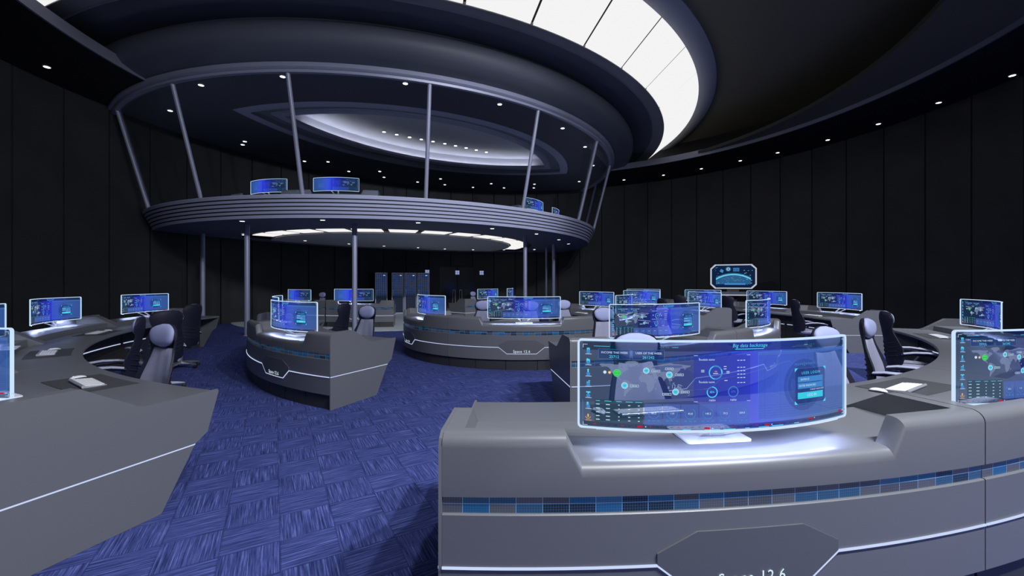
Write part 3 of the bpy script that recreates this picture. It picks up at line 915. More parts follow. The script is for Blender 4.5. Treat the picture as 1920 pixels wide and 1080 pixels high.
def make_display(flip):
    """lit content of a screen as flat ink shapes bent along the pane"""
    ink = ['cyan', 'pale', 'sky', 'land', 'green', 'orange', 'red', 'navyink', 'cell', 'module', 'window', 'dark', 'teal', 'button', 'shade']
    ix = {k: i for i, k in enumerate(ink)}
    mb = MB()
    fx = -1 if flip else 1
    def X(zx): return ((zx - 65) / 1740 - 0.5) * SW      # photo zoom coordinates of the front screen
    def Z(zy): return (1 - (zy - 85) / 560) * SH
    def put(vs, fs, m, d=0.0015):
        if flip: d = -0.005 - d
        mb.add([spt(fx * x, z, d) for x, z in vs], fs, ix[m])
    def rect(x0, y0, x1, y1, m, d=0.0015):
        a, b, z0, z1 = X(x0), X(x1), Z(y1), Z(y0)
        n = max(1, int((b - a) / 0.06))
        vs = [(a + (b - a) * k / n, z) for k in range(n + 1) for z in (z0, z1)]
        put(vs, [(2 * k, 2 * k + 2, 2 * k + 3, 2 * k + 1) for k in range(n)], m, d)
    def box(x0, y0, x1, y1, m, w=2.2, d=0.0018):
        rect(x0, y0, x1, y0 + w, m, d); rect(x0, y1 - w, x1, y1, m, d); rect(x0, y0, x0 + w, y1, m, d); rect(x1 - w, y0, x1, y1, m, d)
    def disc(x, y, r, m, d=0.002, r0=0.0, a0=0, a1=360):
        n = max(8, int(28 * (a1 - a0) / 360)); cx, cz, k = X(x), Z(y), SW / 1740
        vs, fs = [], []
        for i in range(n + 1):
            a = R_(a0 + (a1 - a0) * i / n)
            for q in (r0, r): vs.append((cx + q * k * math.sin(a), cz + q * k * math.cos(a)))
        fs = [(2 * i, 2 * i + 1, 2 * i + 3, 2 * i + 2) for i in range(n)]
        put(vs, fs, m, d)
    def txt(s, x, y, size, m, shear=0.0, sp=1.0, d=0.0024):
        vs, fs = text_tris(s, size, shear, sp)
        put([(X(x) + a, Z(y) + b) for a, b in vs], fs, m, d)
    # title bar
    poly = [(880, 100), (1170, 100), (1120, 128), (930, 128)]
    put([(X(a), Z(b)) for a, b in poly], [(0, 1, 2, 3)], 'navyink', 0.001)
    rect(90, 96, 1780, 148, 'dark', 0.0008)
    txt('Big data backstage', 1026, 114, 0.0225, 'cyan', 0.22, 1.05); rect(935, 134, 1112, 138, 'cyan')
    for a, b in ((150, 240), (578, 612), (1402, 1430)): rect(a, 122, b, 124.5, 'cyan')
    for a in (512, 520, 528, 545, 556, 1450, 1462, 1480): rect(a, 121, a + 4, 125, 'sky')
    # corner brackets
    for x, y, sx, sy in ((90, 112, 1, 1), (1785, 108, -1, 1), (90, 632, 1, -1), (1785, 622, -1, -1)):
        rect(min(x, x + 26 * sx), min(y, y + 2.5 * sy), max(x, x + 26 * sx), max(y, y + 2.5 * sy), 'pale')
        rect(min(x, x + 2.5 * sx), min(y, y + 22 * sy), max(x, x + 2.5 * sx), max(y, y + 22 * sy), 'pale')
    rect(88, 470, 90, 600, 'sky'); rect(1783, 250, 1785, 560, 'sky')
    # side icons
    for k, y in enumerate((148, 218, 290, 356, 428, 498, 572)):
        m = 'orange' if k == 6 else 'cyan'
        if k == 0: rect(112, y - 12, 128, y + 8, m); rect(116, y - 6, 124, y + 2, 'dark', 0.003)
        elif k == 1: disc(116, y - 6, 7, m); disc(125, y - 4, 5, m); rect(109, y + 2, 131, y + 8, m)
        elif k == 2: disc(119, y - 13, 5, m); rect(115, y - 7, 123, y + 10, m)
        elif k == 3: rect(111, y - 2, 128, y + 10, m); rect(120, y - 11, 130, y - 6, m)
        elif k == 4: rect(108, y - 12, 132, y - 4, m); rect(117, y - 4, 123, y + 12, m)
        elif k == 5: disc(116, y - 9, 6, m); rect(110, y - 1, 124, y + 6, m)
        else: disc(119, y + 2, 15, m, 0.002, 12.5, 95, 265); rect(115, y - 12, 123, y + 8, m)
        if k < 6: disc(120, y + 14, 11, 'sky', 0.0016)
        rect(104, y + 26, 138, y + 29, 'orange' if k == 6 else 'pale')
    # income and user boxes
    for x0, x1, a, b in ((176, 350, 'INCOME THIS WEEK', '25712'), (362, 536, 'USER OF THE WEEK', '261242')):
        rect(x0, 140, x1, 203, 'navyink', 0.001); box(x0, 140, x1, 203, 'sky', 1.4)
        txt(a, (x0 + x1) / 2 + 2, 162, 0.0130, 'pale'); txt(b, (x0 + x1) / 2, 188, 0.0175, 'cyan')
    # world map
    for poly in LANDS:
        vs = []
        for lon, lat in poly:
            vs.append((X(178 + (lon + 170) / 350 * 502), Z(442 - (lat + 56) / 134 * 222)))
        tr = tessellate_polygon([[Vector((a, b, 0)) for a, b in vs]])
        put(vs, tr, 'land', 0.0012)
    def pill(x, y, w=46):
        box(x, y - 7, x + w, y + 7, 'pale', 2.0, 0.0026); rect(x + 2, y - 5, x + w - 2, y + 5, 'navyink', 0.0022)
        for k in range(4): rect(x + 8 + k * 8, y - 2, x + 13 + k * 8, y + 2, 'pale', 0.003)
    for x, y, r in ((437, 270, 17), (562, 293, 18), (320, 367, 18), (596, 400, 18)):
        disc(x, y, r, 'pale', 0.0024, r - 3.2); disc(x, y, r - 4, 'cyan', 0.0022)
        rect(x - 8, y - 5, x + 8, y + 1, 'navyink', 0.0028); rect(x - 6, y + 4, x + 6, y + 7, 'navyink', 0.0028)
    pill(466, 271); pill(594, 293); pill(350, 368); pill(626, 400); pill(524, 415, 48); pill(540, 256, 44)
    disc(278, 290, 21, 'green', 0.0024); disc(278, 290, 15, 'navyink', 0.003, 13.5); rect(265, 288, 291, 291, 'navyink', 0.003)
    disc(238, 288, 8, 'orange', 0.0026); disc(238, 288, 4, 'pale', 0.003); disc(212, 287, 9, 'pale', 0.0026)
    # table of readings
    rect(155, 462, 420, 606, 'teal', 0.0008)
    for j, y in enumerate((471, 493, 518, 543, 567, 590)):
        for k, x in enumerate((173, 229, 289, 345, 397)):
            w = (24, 38, 30, 38, 38)[k] / 2 if j == 0 else (20, 22, 8, 12, 9)[k] / 2
            h = 1.6 if j == 0 else 2.4
            rect(x - w, y - h, x + w, y + h, 'cyan' if j == 0 else 'pale')
    # six gauges
    for k, s in enumerate(('85.2', '119', '45.8', '140.2', '70.2', '204.0')):
        x0 = 428 + k * 99.5
        rect(x0, 478, x0 + 96, 612, 'cell', 0.001)
        cx = x0 + 50
        disc(cx, 536, 30, 'sky', 0.0016, 27.5, 30, 300)
        txt(s, cx, 536, 0.0125, 'pale')
        for q in (-26, 0, 26): rect(cx + q - 7, 580, cx + q + 7, 586, 'sky')
    # module panel with rings
    rect(697, 172, 1027, 464, 'module', 0.0009)
    for x, y in ((697, 172), (1005, 172), (697, 460), (1005, 460)): rect(x, y, x + 22, y + 2.5, 'pale')
    for x, y in ((770, 199), (770, 339)):
        txt('module name', x, y, 0.0130, 'pale'); rect(x - 44, y - 10, x - 40, y - 2, 'cyan')
    disc(820, 280, 40, 'sky', 0.0016, 32); disc(820, 280, 39, 'cyan', 0.0020, 33, 62, 100); disc(820, 280, 38, 'cyan', 0.0020, 34, 190, 340)
    txt('100', 820, 274, 0.009, 'orange'); rect(806, 284, 834, 288, 'pale')
    for x, m, s in ((800, 'cyan', '85%'), (923, 'sky', '57%')):
        disc(x, 402, 31, 'sky', 0.0016, 26); disc(x, 402, 31, m, 0.0020, 26, 0, 290 if m == 'cyan' else 120)
        txt(s, x, 402, 0.0125, m); txt('ratio', x, 452, 0.0160, 'pale')
    for x, y, w in ((747, 265, 18), (747, 275, 18), (875, 243, 16), (875, 258, 16), (892, 275, 18), (892, 284, 18), (880, 331, 18)): rect(x - w / 2, y - 2, x + w / 2, y + 2, 'pale')
    for y in (206, 250, 272, 293, 315, 346):
        for q in range(3): rect(947 + q * 18, y - 2, 959 + q * 18, y + 2, 'pale')
    # thin graph line across the screen
    g = [(640, 392), (790, 380), (850, 320), (1000, 292), (1120, 262), (1210, 240), (1290, 222), (1310, 246), (1335, 215)]
    for (xa, ya), (xb, yb) in zip(g, g[1:]):
        put([(X(xa), Z(ya - 0.8)), (X(xb), Z(yb - 0.8)), (X(xb), Z(yb + 0.8)), (X(xa), Z(ya + 0.8))], [(0, 1, 2, 3)], 'land', 0.0014)
    # login window
    rect(1077, 158, 1775, 588, 'window', 0.0007); rect(1077, 160, 1775, 178, 'cell', 0.001); box(1077, 158, 1775, 588, 'sky', 2.0)
    disc(1400, 385, 150, 'shade', 0.0009); disc(1400, 385, 120, 'shade', 0.001)
    for k in range(6): rect(1120 + k * 105, 190, 1121 + k * 105, 580, 'navyink', 0.0008)
    for k in range(5): rect(1080, 500 + k * 16, 1770, 500.8 + k * 16, 'navyink', 0.0008)
    txt('management system', 1463, 247, 0.0215, 'sky', 0, 1.25)
    rect(1332, 280, 1582, 508, 'navyink', 0.0011); box(1330, 278, 1584, 510, 'sky', 1.2)
    for x, y, sx, sy in ((1328, 276, 1, 1), (1586, 276, -1, 1), (1328, 512, 1, -1), (1586, 512, -1, -1)):
        put([(X(x), Z(y)), (X(x + 24 * sx), Z(y)), (X(x), Z(y + 24 * sy))], [(0, 1, 2)], 'cyan', 0.0022)
    txt('USER LOGIN', 1458, 310, 0.0180, 'cyan', 0, 1.3)
    rect(1352, 333, 1562, 370, 'sky', 0.0016); rect(1352, 375, 1562, 412, 'sky', 0.0016)
    txt('ENTER ID', 1408, 352, 0.0130, 'pale'); txt('ENTER PASSWORD', 1430, 393, 0.0130, 'pale'); txt('FORGET PASSWORD?', 1510, 422, 0.0100, 'pale')
    rect(1352, 436, 1562, 478, 'button', 0.0016); txt('LOG IN', 1465, 457, 0.0190, 'pale')
    # status row along the bottom
    rect(90, 606, 1780, 640, 'dark', 0.0006)
    for x, y in ((403, 622), (772, 628), (1135, 622), (1457, 612), (1735, 600)):
        rect(x - 16, y - 6, x + 16, y + 6, 'red'); rect(x + 28, y - 3, x + 34, y + 3, 'pale')
        for q in range(6): rect(x + 46 + q * 13, y - 2, x + 52 + q * 13, y + 3, 'dark', 0.002)
    for q in range(40): rect(150 + q * 38, 618 + (q % 3), 164 + q * 38, 622 + (q % 3), 'red' if q % 4 == 0 else 'dark', 0.0016)
    for a, b, y in ((636, 680, 634), (758, 845, 633), (866, 936, 633), (995, 1022, 631), (1080, 1146, 631), (1165, 1245, 629), (1325, 1362, 626)): rect(a, y, b, y + 4.5, 'cyan')
    return mb.mesh('display', [M[k] for k in ink], recalc=False)

def monitor_meshes():
    d = {}
    n = 28
    xs = [-SW / 2 + SW * k / n for k in range(n + 1)]
    th = 0.005
    mb = MB()
    rows = [[spt(x, 0.0, 0), spt(x, SH, 0), spt(x, SH, -th), spt(x, 0.0, -th)] for x in xs]
    o = mb.grid([[r[0], r[1]] for r in rows], 0)
    mb.grid([[r[1], r[2]] for r in rows], 1); mb.grid([[r[2], r[3]] for r in rows], 1); mb.grid([[r[3], r[0]] for r in rows], 1)
    def uvf_out(c, i):
        a = math.atan2(c.x, SY + SR_ - c.y) * SR_
        return (a / SW + 0.5, (c.z - SZ0) / SH)
    def uvf_in(c, i):
        u, v = uvf_out(c, i)
        return (1 - u, v)
    d['pane_out'] = mb.mesh('screen', [M['screen'], M['clear']], 30, uvf_out)
    d['pane_in'] = mb.mesh('screen', [M['screen'], M['clear']], 30, uvf_in)
    d['disp_out'] = make_display(False)
    d['disp_in'] = make_display(True)
    # glowing edge with rounded corners
    path = []
    rc = 0.014
    W2 = SW / 2
    for cx, cz, a0 in ((W2 - rc, SH - rc, 0), (-W2 + rc, SH - rc, 90), (-W2 + rc, rc, 180), (W2 - rc, rc, 270)):
        for k in range(4):
            a = R_(a0 + 30 * k)
            path.append((cx + rc * math.cos(a), cz + rc * math.sin(a)))
        nx = {0: (-1, 0), 90: (0, -1), 180: (1, 0), 270: (0, 1)}[a0]
        if a0 in (0, 180):
            for k in range(1, 16): path.append((cx + nx[0] * (SW - 2 * rc) * k / 16, SH if a0 == 0 else 0.0))
    mb = MB()
    w = 0.0045
    rows = []
    k = len(path)
    for i in range(k):
        a, b = Vector(path[i - 1]), Vector(path[(i + 1) % k])
        t = (b - a).normalized(); nn = Vector((t.y, -t.x))
        p = Vector(path[i])
        q0, q1 = p + nn * w, p - nn * w
        rows.append([spt(q0.x, q0.y, 0.0045), spt(q1.x, q1.y, 0.0045), spt(q1.x, q1.y, -th - 0.0045), spt(q0.x, q0.y, -th - 0.0045)])
    mb.grid(rows, 0, cu=True, cv=True)
    d['frame'] = mb.mesh('frame', [M['frame']])
    mb = MB()
    bx = [-0.62 + 1.24 * k / 16 for k in range(17)]
    mb.grid([[spt(x, -0.0075, 0.0045), spt(x, -0.0047, 0.0045), spt(x, -0.0047, -0.0100), spt(x, -0.0075, -0.0100)] for x in bx], 0)
    mb.grid([[spt(x, -0.0075, -0.0100), spt(x, -0.0075, 0.0045)] for x in bx], 1)
    d['glow'] = mb.mesh('added_glow_bar', [M['white'], M['added_glow']])  # bar added under the pane, out of view, to light the shelf
    # base plate with rounded corners
    mb = MB()
    pl = []
    for cx, cy, a0 in ((0.145, 0.095, 0), (-0.145, 0.095, 90), (-0.145, -0.095, 180), (0.145, -0.095, 270)):
        for j in range(4):
            a = R_(a0 + 30 * j); pl.append((cx + 0.018 * math.cos(a), cy + 0.018 * math.sin(a)))
    mb.prism(pl, lambda p, k: (p[0], p[1], 0.0015 + 0.009 * k))
    d['base'] = mb.mesh('base', [M['white']], 40)
    # cradle: bent white bracket from the plate up to the pane
    mb = MB()
    out = [(-0.125, 0.0), (-0.085, -0.062), (-0.062, -0.088), (0.062, -0.088), (0.085, -0.062), (0.125, 0.0)]
    inn = [(-0.082, 0.0), (-0.055, -0.055), (-0.035, -0.070), (0.035, -0.070), (0.055, -0.055), (0.082, 0.0)]
    def brk(p, k):
        f = (p[1] + 0.088) / 0.088
        return (p[0], -0.045 + (SY + 0.045 - 0.002) * f + 0.010 * k, 0.010 + (SZ0 + 0.004 - 0.010) * f)
    rows = [[brk(a, 0), brk(a, 1), brk(b, 1), brk(b, 0)] for a, b in zip(out, inn)]
    mb.loops(rows)
    d['stand'] = mb.mesh('stand', [M['white']], 40)
    return d
MON = monitor_meshes()

def place_monitor(c, R, deg, label, face='out', z=SHELF, glow=True, back=0.30, scale=1.0, rot=0.0, group='curved transparent monitors'):
    """R: desk outer radius; the stand sits `back` metres inside it"""
    x, y = pol(c, R - back, deg)
    t = thing('transparent_monitor', (x, y, z), R_(deg + 90 + rot), label, 'monitor', group)
    t.scale = (scale, scale, scale)
    s = link('screen', MON['pane_' + face], t, label='see-through blue glowing screen')
    link('display', MON['disp_' + face], s, label='world map, gauges and a login window')
    link('frame', MON['frame'], t, label='glowing white edge')
    if glow: link('added_glow_bar', MON['glow'], t, label='added unseen bar lighting the shelf below the screen')
    link('stand', MON['stand'], t); link('base', MON['base'], t)
    return t

# ------------------------------------------------------------------ keyboard, mouse, mat
def small_meshes():
    d = {}
    mb = MB()
    pl = [(-0.21, 0.07), (0.21, 0.07), (0.21, -0.055), (-0.21, -0.055)]
    mb.loops([[(x, 0.075, 0.002), (x, 0.075, 0.006), (x, -0.055, 0.018), (x, -0.055, 0.002)] for x in (-0.21, 0.21)])
    d['kb_body'] = mb.mesh('body', [M['alu']], 30)
    mb = MB(); mb.tube([(-0.21, -0.062, 0.0135), (0.21, -0.062, 0.0135)], 0.0115, 14)
    d['kb_roll'] = mb.mesh('battery_tube', [M['alu']], 50)
    mb = MB()
    for r in range(6):
        y = 0.066 - r * 0.0205
        ns = 14 if r < 5 else 12
        x = -0.203
        for k in range(14 if r else 8):
            w = 0.0262
            if r == 0 and k == 3: w = 0.0262 * 5 + 0.0028 * 4
            elif r == 0: w = 0.0262 * 1.2
            zt = 0.0065 + (0.0705 - y) / 0.13 * 0.012
            mb.box((x + w / 2, y - 0.008, zt + 0.0015), (w, 0.0175, 0.003))
            x += w + 0.0028
            if x > 0.19: break
    d['kb_keys'] = mb.mesh('keys', [M['key']])
    mb = MB()
    rows = []
    for i in range(13):
        v = -1 + 2 * i / 12
        hw = 0.030 * math.sqrt(max(0, 1 - (abs(v) ** 3.2))) + 0.0006
        zc = 0.004 + 0.022 * (1 - v * v) ** 0.6
        row = []
        for j in range(12):
            a = 2 * PI * j / 12
            row.append((hw * math.cos(a), v * 0.057, max(0.0015, zc / 2 + 0.001 + zc / 2 * math.sin(a))))
        rows.append(row)
    mb.loops(rows)
    d['mouse'] = mb.mesh('shell', [M['white']], 50)
    mb = MB(); mb.tube([(0, -0.036, 0.0225), (0, -0.026, 0.0252)], 0.004, 8)
    d['wheel'] = mb.mesh('wheel', [M['alu']], 60)
    return d
SM = small_meshes()

_mats = {}
def place_mat(c, R, ang, deg, label, z=0.0):
    u = get_unit(R, ang)
    k = (round(R, 3), round(ang, 3))
    if k not in _mats:
        mb = MB()
        hw = min(0.43, u.L / 2 - 0.3)
        mb.loops([[u.pt(-hw + 2 * hw * j / 8, t, zz) for t, zz in ((0.73, WT + 0.0005), (0.73, WT + 0.004), (1.10, WT + 0.004), (1.10, WT + 0.0005))] for j in range(9)])
        _mats[k] = mb.mesh('desk_mat', [M['mat']], 30)
    x, y = pol(c, R, deg)
    o = link('desk_mat', _mats[k], None, (x, y, z), R_(deg + 90))
    return tag(o, label, 'desk mat', 'desk mats on the worktops')

def place_keyboard(c, R, deg, ds, t, label, rot=0.0, z=WT + 0.004):
    a = deg + math.degrees(ds / (R - t))
    x, y = pol(c, R - t, a)
    k = thing('keyboard', (x, y, z), R_(a + 90 + rot), label, 'keyboard', 'white keyboards on the desk mats')
    link('body', SM['kb_body'], k); link('battery_tube', SM['kb_roll'], k); link('keys', SM['kb_keys'], k)
    return k

def place_mouse(c, R, deg, ds, t, label, rot=0.0, z=WT + 0.004):
    a = deg + math.degrees(ds / (R - t))
    x, y = pol(c, R - t, a)
    k = thing('computer_mouse', (x, y, z), R_(a + 90 + rot), label, 'mouse', 'white mice beside the keyboards')
    link('shell', SM['mouse'], k); link('wheel', SM['wheel'], k)
    return k

# ------------------------------------------------------------------ office chair
def chair_meshes():
    d = {}
    # back shell: (z, half width, y of the spine, wing depth)
    secs = [(0.42, 0.16, 0.235, 0.04), (0.50, 0.235, 0.250, 0.085), (0.60, 0.255, 0.255, 0.11), (0.70, 0.250, 0.262, 0.10), (0.80, 0.225, 0.275, 0.075),
            (0.90, 0.190, 0.292, 0.055), (0.97, 0.172, 0.305, 0.05), (1.03, 0.192, 0.318, 0.066), (1.09, 0.204, 0.326, 0.075), (1.145, 0.190, 0.326, 0.066), (1.185, 0.145, 0.320, 0.05), (1.198, 0.06, 0.312, 0.02)]
    def sec(z, w, y, dp, th):
        front, back = [], []
        n = 10
        for k in range(n + 1):
            q = -1 + 2 * k / n
            yy = y - dp * abs(q) ** 2.4
            front.append((q * w, yy - th * (1 - 0.6 * abs(q)), z)); back.append((q * w * 1.02, yy, z))
        return front + back[::-1]
    mb = MB(); mb.loops([sec(z, w, y, dp, 0.035) for z, w, y, dp in secs])
    d['backrest'] = mb.mesh('backrest', [M['shell']], 60)
    # ribs across the shell's back
    for i, z in enumerate((0.55, 0.61, 0.67, 0.73)):
        mb = MB()
        mb.tube([(x, 0.262 + (z - 0.6) * 0.08 - 0.105 * abs(x / 0.255) ** 2.4, z + abs(x) * 0.28) for x in (-0.20, -0.15, -0.08, 0.0, 0.08, 0.15, 0.20)], 0.007, 6)
        d['rib%d' % i] = mb.mesh('back_rib', [M['rubber']], 60)
    # light upholstered front
    mb = MB()
    rows = []
    def shell_at(z, x):
        for (za, wa, ya, da), (zb, wb, yb, db) in zip(secs, secs[1:]):
            if za <= z <= zb:
                f = (z - za) / (zb - za)
                w_, y_, d_ = wa + (wb - wa) * f, ya + (yb - ya) * f, da + (db - da) * f
                return y_ - d_ * min(1, abs(x / w_)) ** 2.4 - 0.035 * (1 - 0.6 * min(1, abs(x / w_)))
    for z, w in ((0.50, 0.195), (0.512, 0.210), (0.56, 0.218), (0.62, 0.218), (0.70, 0.206), (0.80, 0.182), (0.90, 0.156), (0.965, 0.142), (0.975, 0.138)):
        fr, bk = [], []
        t_ = 0.012 if z in (0.50, 0.975) else 0.028
        for k in range(13):
            q = -1 + 2 * k / 12
            y0 = shell_at(z, q * w)
            fr.append((q * w, y0 - t_ * (1 - 0.75 * abs(q) ** 6), z)); bk.append((q * w, y0 + 0.006, z))
        rows.append(fr + bk[::-1])
    mb.loops(rows)
    d['pad'] = mb.mesh('back_cushion', [M['fabric']], 50)
    # head rest cushion
    mb = MB()
    rows = []
    for i in range(13):
        v = -1 + 2 * i / 12
        zc = 1.093 + 0.108 * v
        w = 0.196 * max(0.05, (1 - abs(v) ** 2.6)) ** 0.5 * (0.90 + 0.10 * v)
        tk = 0.050 * max(0.04, (1 - abs(v) ** 2.4)) ** 0.5
        row = []
        for j in range(20):
            a = 2 * PI * j / 20
            cx, sy = math.cos(a), math.sin(a)
            x = w * (abs(cx) ** 0.75) * (1 if cx > 0 else -1)
            row.append((x, 0.262 + 0.012 * v - 0.028 * (x / 0.19) ** 2 + tk * sy, zc))
        rows.append(row)
    mb.loops(rows)
    d['head'] = mb.mesh('headrest', [M['cushion']], 60)
    # seat
    mb = MB()
    rows = []
    for z, k in ((0.405, 0.90), (0.418, 0.97), (0.45, 1.0), (0.478, 0.98), (0.492, 0.90), (0.497, 0.7)):
        row = []
        for j in range(28):
            a = 2 * PI * j / 28
            cx, sy = math.cos(a), math.sin(a)
            row.append((0.25 * k * abs(cx) ** 0.5 * (1 if cx > 0 else -1), -0.03 + 0.245 * k * abs(sy) ** 0.5 * (1 if sy > 0 else -1), z - (0.02 * max(0, -sy) if z > 0.44 else 0)))
        rows.append(row)
    mb.loops(rows)
    d['seat'] = mb.mesh('seat', [M['fabric']], 50)
    # arms
    for sx, nm in ((-1, 'arm_l'), (1, 'arm_r')):
        mb = MB()
        path = [(sx * 0.262, 0.16, 0.640), (sx * 0.272, 0.06, 0.662), (sx * 0.278, -0.08, 0.668), (sx * 0.274, -0.22, 0.652), (sx * 0.262, -0.315, 0.622)]
        rows = []
        for k, p in enumerate(path):
            w = (0.026, 0.040, 0.044, 0.040, 0.020)[k]; h = 0.016
            rows.append([(p[0] + w * math.cos(2 * PI * j / 10), p[1], p[2] + h * math.sin(2 * PI * j / 10)) for j in range(10)])
        mb.loops(rows)
        d[nm] = mb.mesh('armrest', [M['arm']], 60)
        mb = MB()
        mb.tube([(sx * 0.255, 0.175, 0.625), (sx * 0.268, 0.05, 0.640), (sx * 0.270, -0.10, 0.635), (sx * 0.262, -0.20, 0.605), (sx * 0.255, -0.17, 0.54), (sx * 0.245, -0.08, 0.43), (sx * 0.20, -0.02, 0.40)], [0.016, 0.018, 0.018, 0.02, 0.022, 0.022, 0.018], 8)
        d[nm + 's'] = mb.mesh('arm_support', [M['shell']], 60)
    # column, hub, legs, casters
    mb = MB()
    mb.cyl((0, 0, 0.10), 0.034, 0.14, 14); mb.cyl((0, 0, 0.23), 0.022, 0.15, 14); mb.box((0, 0.02, 0.385), (0.20, 0.24, 0.04))
    d['post'] = mb.mesh('gas_lift', [M['chrome']], 40)
    mb = MB()
    rows = []
    for x, w, z0, z1 in ((0.02, 0.032, 0.085, 0.135), (0.10, 0.028, 0.085, 0.125), (0.22, 0.022, 0.078, 0.105), (0.30, 0.017, 0.066, 0.086), (0.315, 0.012, 0.066, 0.082)):
        rows.append([(x, -w, z0), (x, w, z0), (x, w * 0.75, z1), (x, -w * 0.75, z1)])
    mb.loops(rows)
    d['leg'] = mb.mesh('leg', [M['chrome']], 40)
    mb = MB()
    for sy in (-1, 1):
        rows = [[(0.30 + 0.028 * r * math.cos(2 * PI * j / 12), sy * y, 0.030 + 0.028 * r * math.sin(2 * PI * j / 12)) for j in range(12)] for y, r in ((0.006, 1), (0.024, 1), (0.028, 0.7))]
        mb.loops(rows)
    mb.cyl((0.30, 0, 0.03), 0.008, 0.045, 8)
    d['caster'] = mb.mesh('caster', [M['rubber']], 40)
    return d
CH = chair_meshes()

def place_chair(x, y, face, label, z=0.0):
    """x,y: where the head rest stands in plan; face: direction the sitter looks (degrees)"""
    hx, hy = x + 0.27 * math.cos(R_(face)), y + 0.27 * math.sin(R_(face))
    t = thing('office_chair', (hx, hy, z), R_(face + 90), label, 'chair', 'high-backed office chairs')
    b = link('backrest', CH['backrest'], t, label='dark navy back shell'); [link('back_rib', CH['rib%d' % i], b) for i in range(4)]
    link('back_cushion', CH['pad'], t, label='pale grey back cushion'); link('headrest', CH['head'], t, label='pale blue grey head cushion'); link('seat', CH['seat'], t)
    for nm in ('arm_l', 'arm_r'):
        a = link('armrest', CH[nm], t); link('arm_support', CH[nm + 's'], a)
    link('gas_lift', CH['post'], t)
    for k in range(5):
        l = link('leg', CH['leg'], t, rotz=R_(18 + 72 * k))
        link('caster', CH['caster'], l)
    return t

# ------------------------------------------------------------------ furnish the room
RO, AO = 8.47, 17.9        # outer ring
RM, AM = 5.50, 26.0        # middle ring
RI, AI = 2.82, 60.0        # inner ring
P2 = (0.20, 10.42)
RC, AC = 5.65, 25.0        # ring under the balcony
RB, AB = 8.0, 17.6         # ring on the balcony
ZB = EYE + 1.90
C2 = (-5.45, 20.55)

# (key, centre, R, ang, deg, ends, z, short name used in labels)
D = {
 'RO1': (P, RO, AO, -83.25, (1, 0), 0, 'nearest desk at the front'),
 'RO2': (P, RO, AO, -65.35, (0, 0), 0, 'front desk cut by the right picture edge'),
 'RO3': (P, RO, AO, -47.45, (0, 0), 0, 'curved desk along the right edge beside the armchairs'),
 'RO4': (P, RO, AO, -29.55, (0, 1), 0, 'last desk of the right front row'),
 'LO1': (P, 8.53, AO + .3, -117.7, (0, 1), 0, 'big desk at the lower left corner'),
 'LO2': (P, 8.53, AO + .3, -135.9, (0, 0), 0, 'second desk of the left row'),
 'LO3': (P, 8.53, AO + .3, -154.1, (0, 0), 0, 'third desk of the left row'),
 'LO4': (P, 8.53, AO + .3, -172.3, (1, 0), 0, 'farthest desk of the left row'),
 'LM1': (P, RM, AM, -127.8, (0, 1), 0, 'standalone desk left of the middle aisle'),
 'LM2': (P, RM, AM, -153.8, (1, 0), 0, 'desk behind the standalone left desk'),
 'RM1': (P, RM, AM, -70.3, (1, 0), 0, 'desk right behind the nearest desk'),
 'RM2': (P, RM, AM, -44.3, (0, 1), 0, 'rounded desk in the middle right'),
 'RM3': (P, RM, AM, 16.0, (1, 0), 0, 'middle ring desk with the grey end panel'),
 'RM4': (P, RM, AM, 42.0, (0, 1), 0, 'middle ring desk farther back'),
 'I0': (P2, RI, AI, -150.5, (0, 0), 0, 'left side of the round central desk'),
 'I1': (P2, RI, AI, -90.5, (0, 0), 0, 'front of the round central desk'),
 'I2': (P2, RI, AI, -30.5, (0, 0), 0, 'right side of the round central desk'),
 'I3': (P2, RI, AI, 29.5, (0, 1), 0, 'back right of the round central desk'),
 'RB1': (P, RO, 16.1, 2.6, (1, 0), 0, 'right back desk ending in a plain grey panel'),
 'RB2': (P, RO, 16.1, 18.7, (0, 0), 0, 'right back desk below the wall screen'),
 'RB3': (P, RO, 16.1, 34.8, (0, 0), 0, 'third desk of the right back row'),
 'RB4': (P, RO, 16.1, 50.9, (0, 1), 0, 'farthest desk of the right back row'),
 'CL1': (C2, RC, AC, -90.5, (0, 1), 0, 'desk in front of the server cabinets'),
 'CL2': (C2, RC, AC, -116.0, (1, 0), 0, 'left desk under the balcony'),
 'CR1': (C2, RC, AC, -37.5, (1, 0), 0, 'desk beside the dark double door'),
 'CR2': (C2, RC, AC, -12.5, (0, 1), 0, 'farthest desk under the balcony'),
 'BL1': (C, RB, AB, -105.5, (1, 0), ZB - 0.08, 'left desk on the balcony'),
 'BL2': (C, RB, AB, -87.9, (0, 1), ZB - 0.08, 'middle desk on the balcony'),
 'BR1': (C, RB, AB, -34.7, (1, 0), ZB - 0.08, 'right desk on the balcony'),
 'BR2': (C, RB, AB, -17.1, (0, 1), ZB - 0.08, 'far right desk on the balcony'),
}
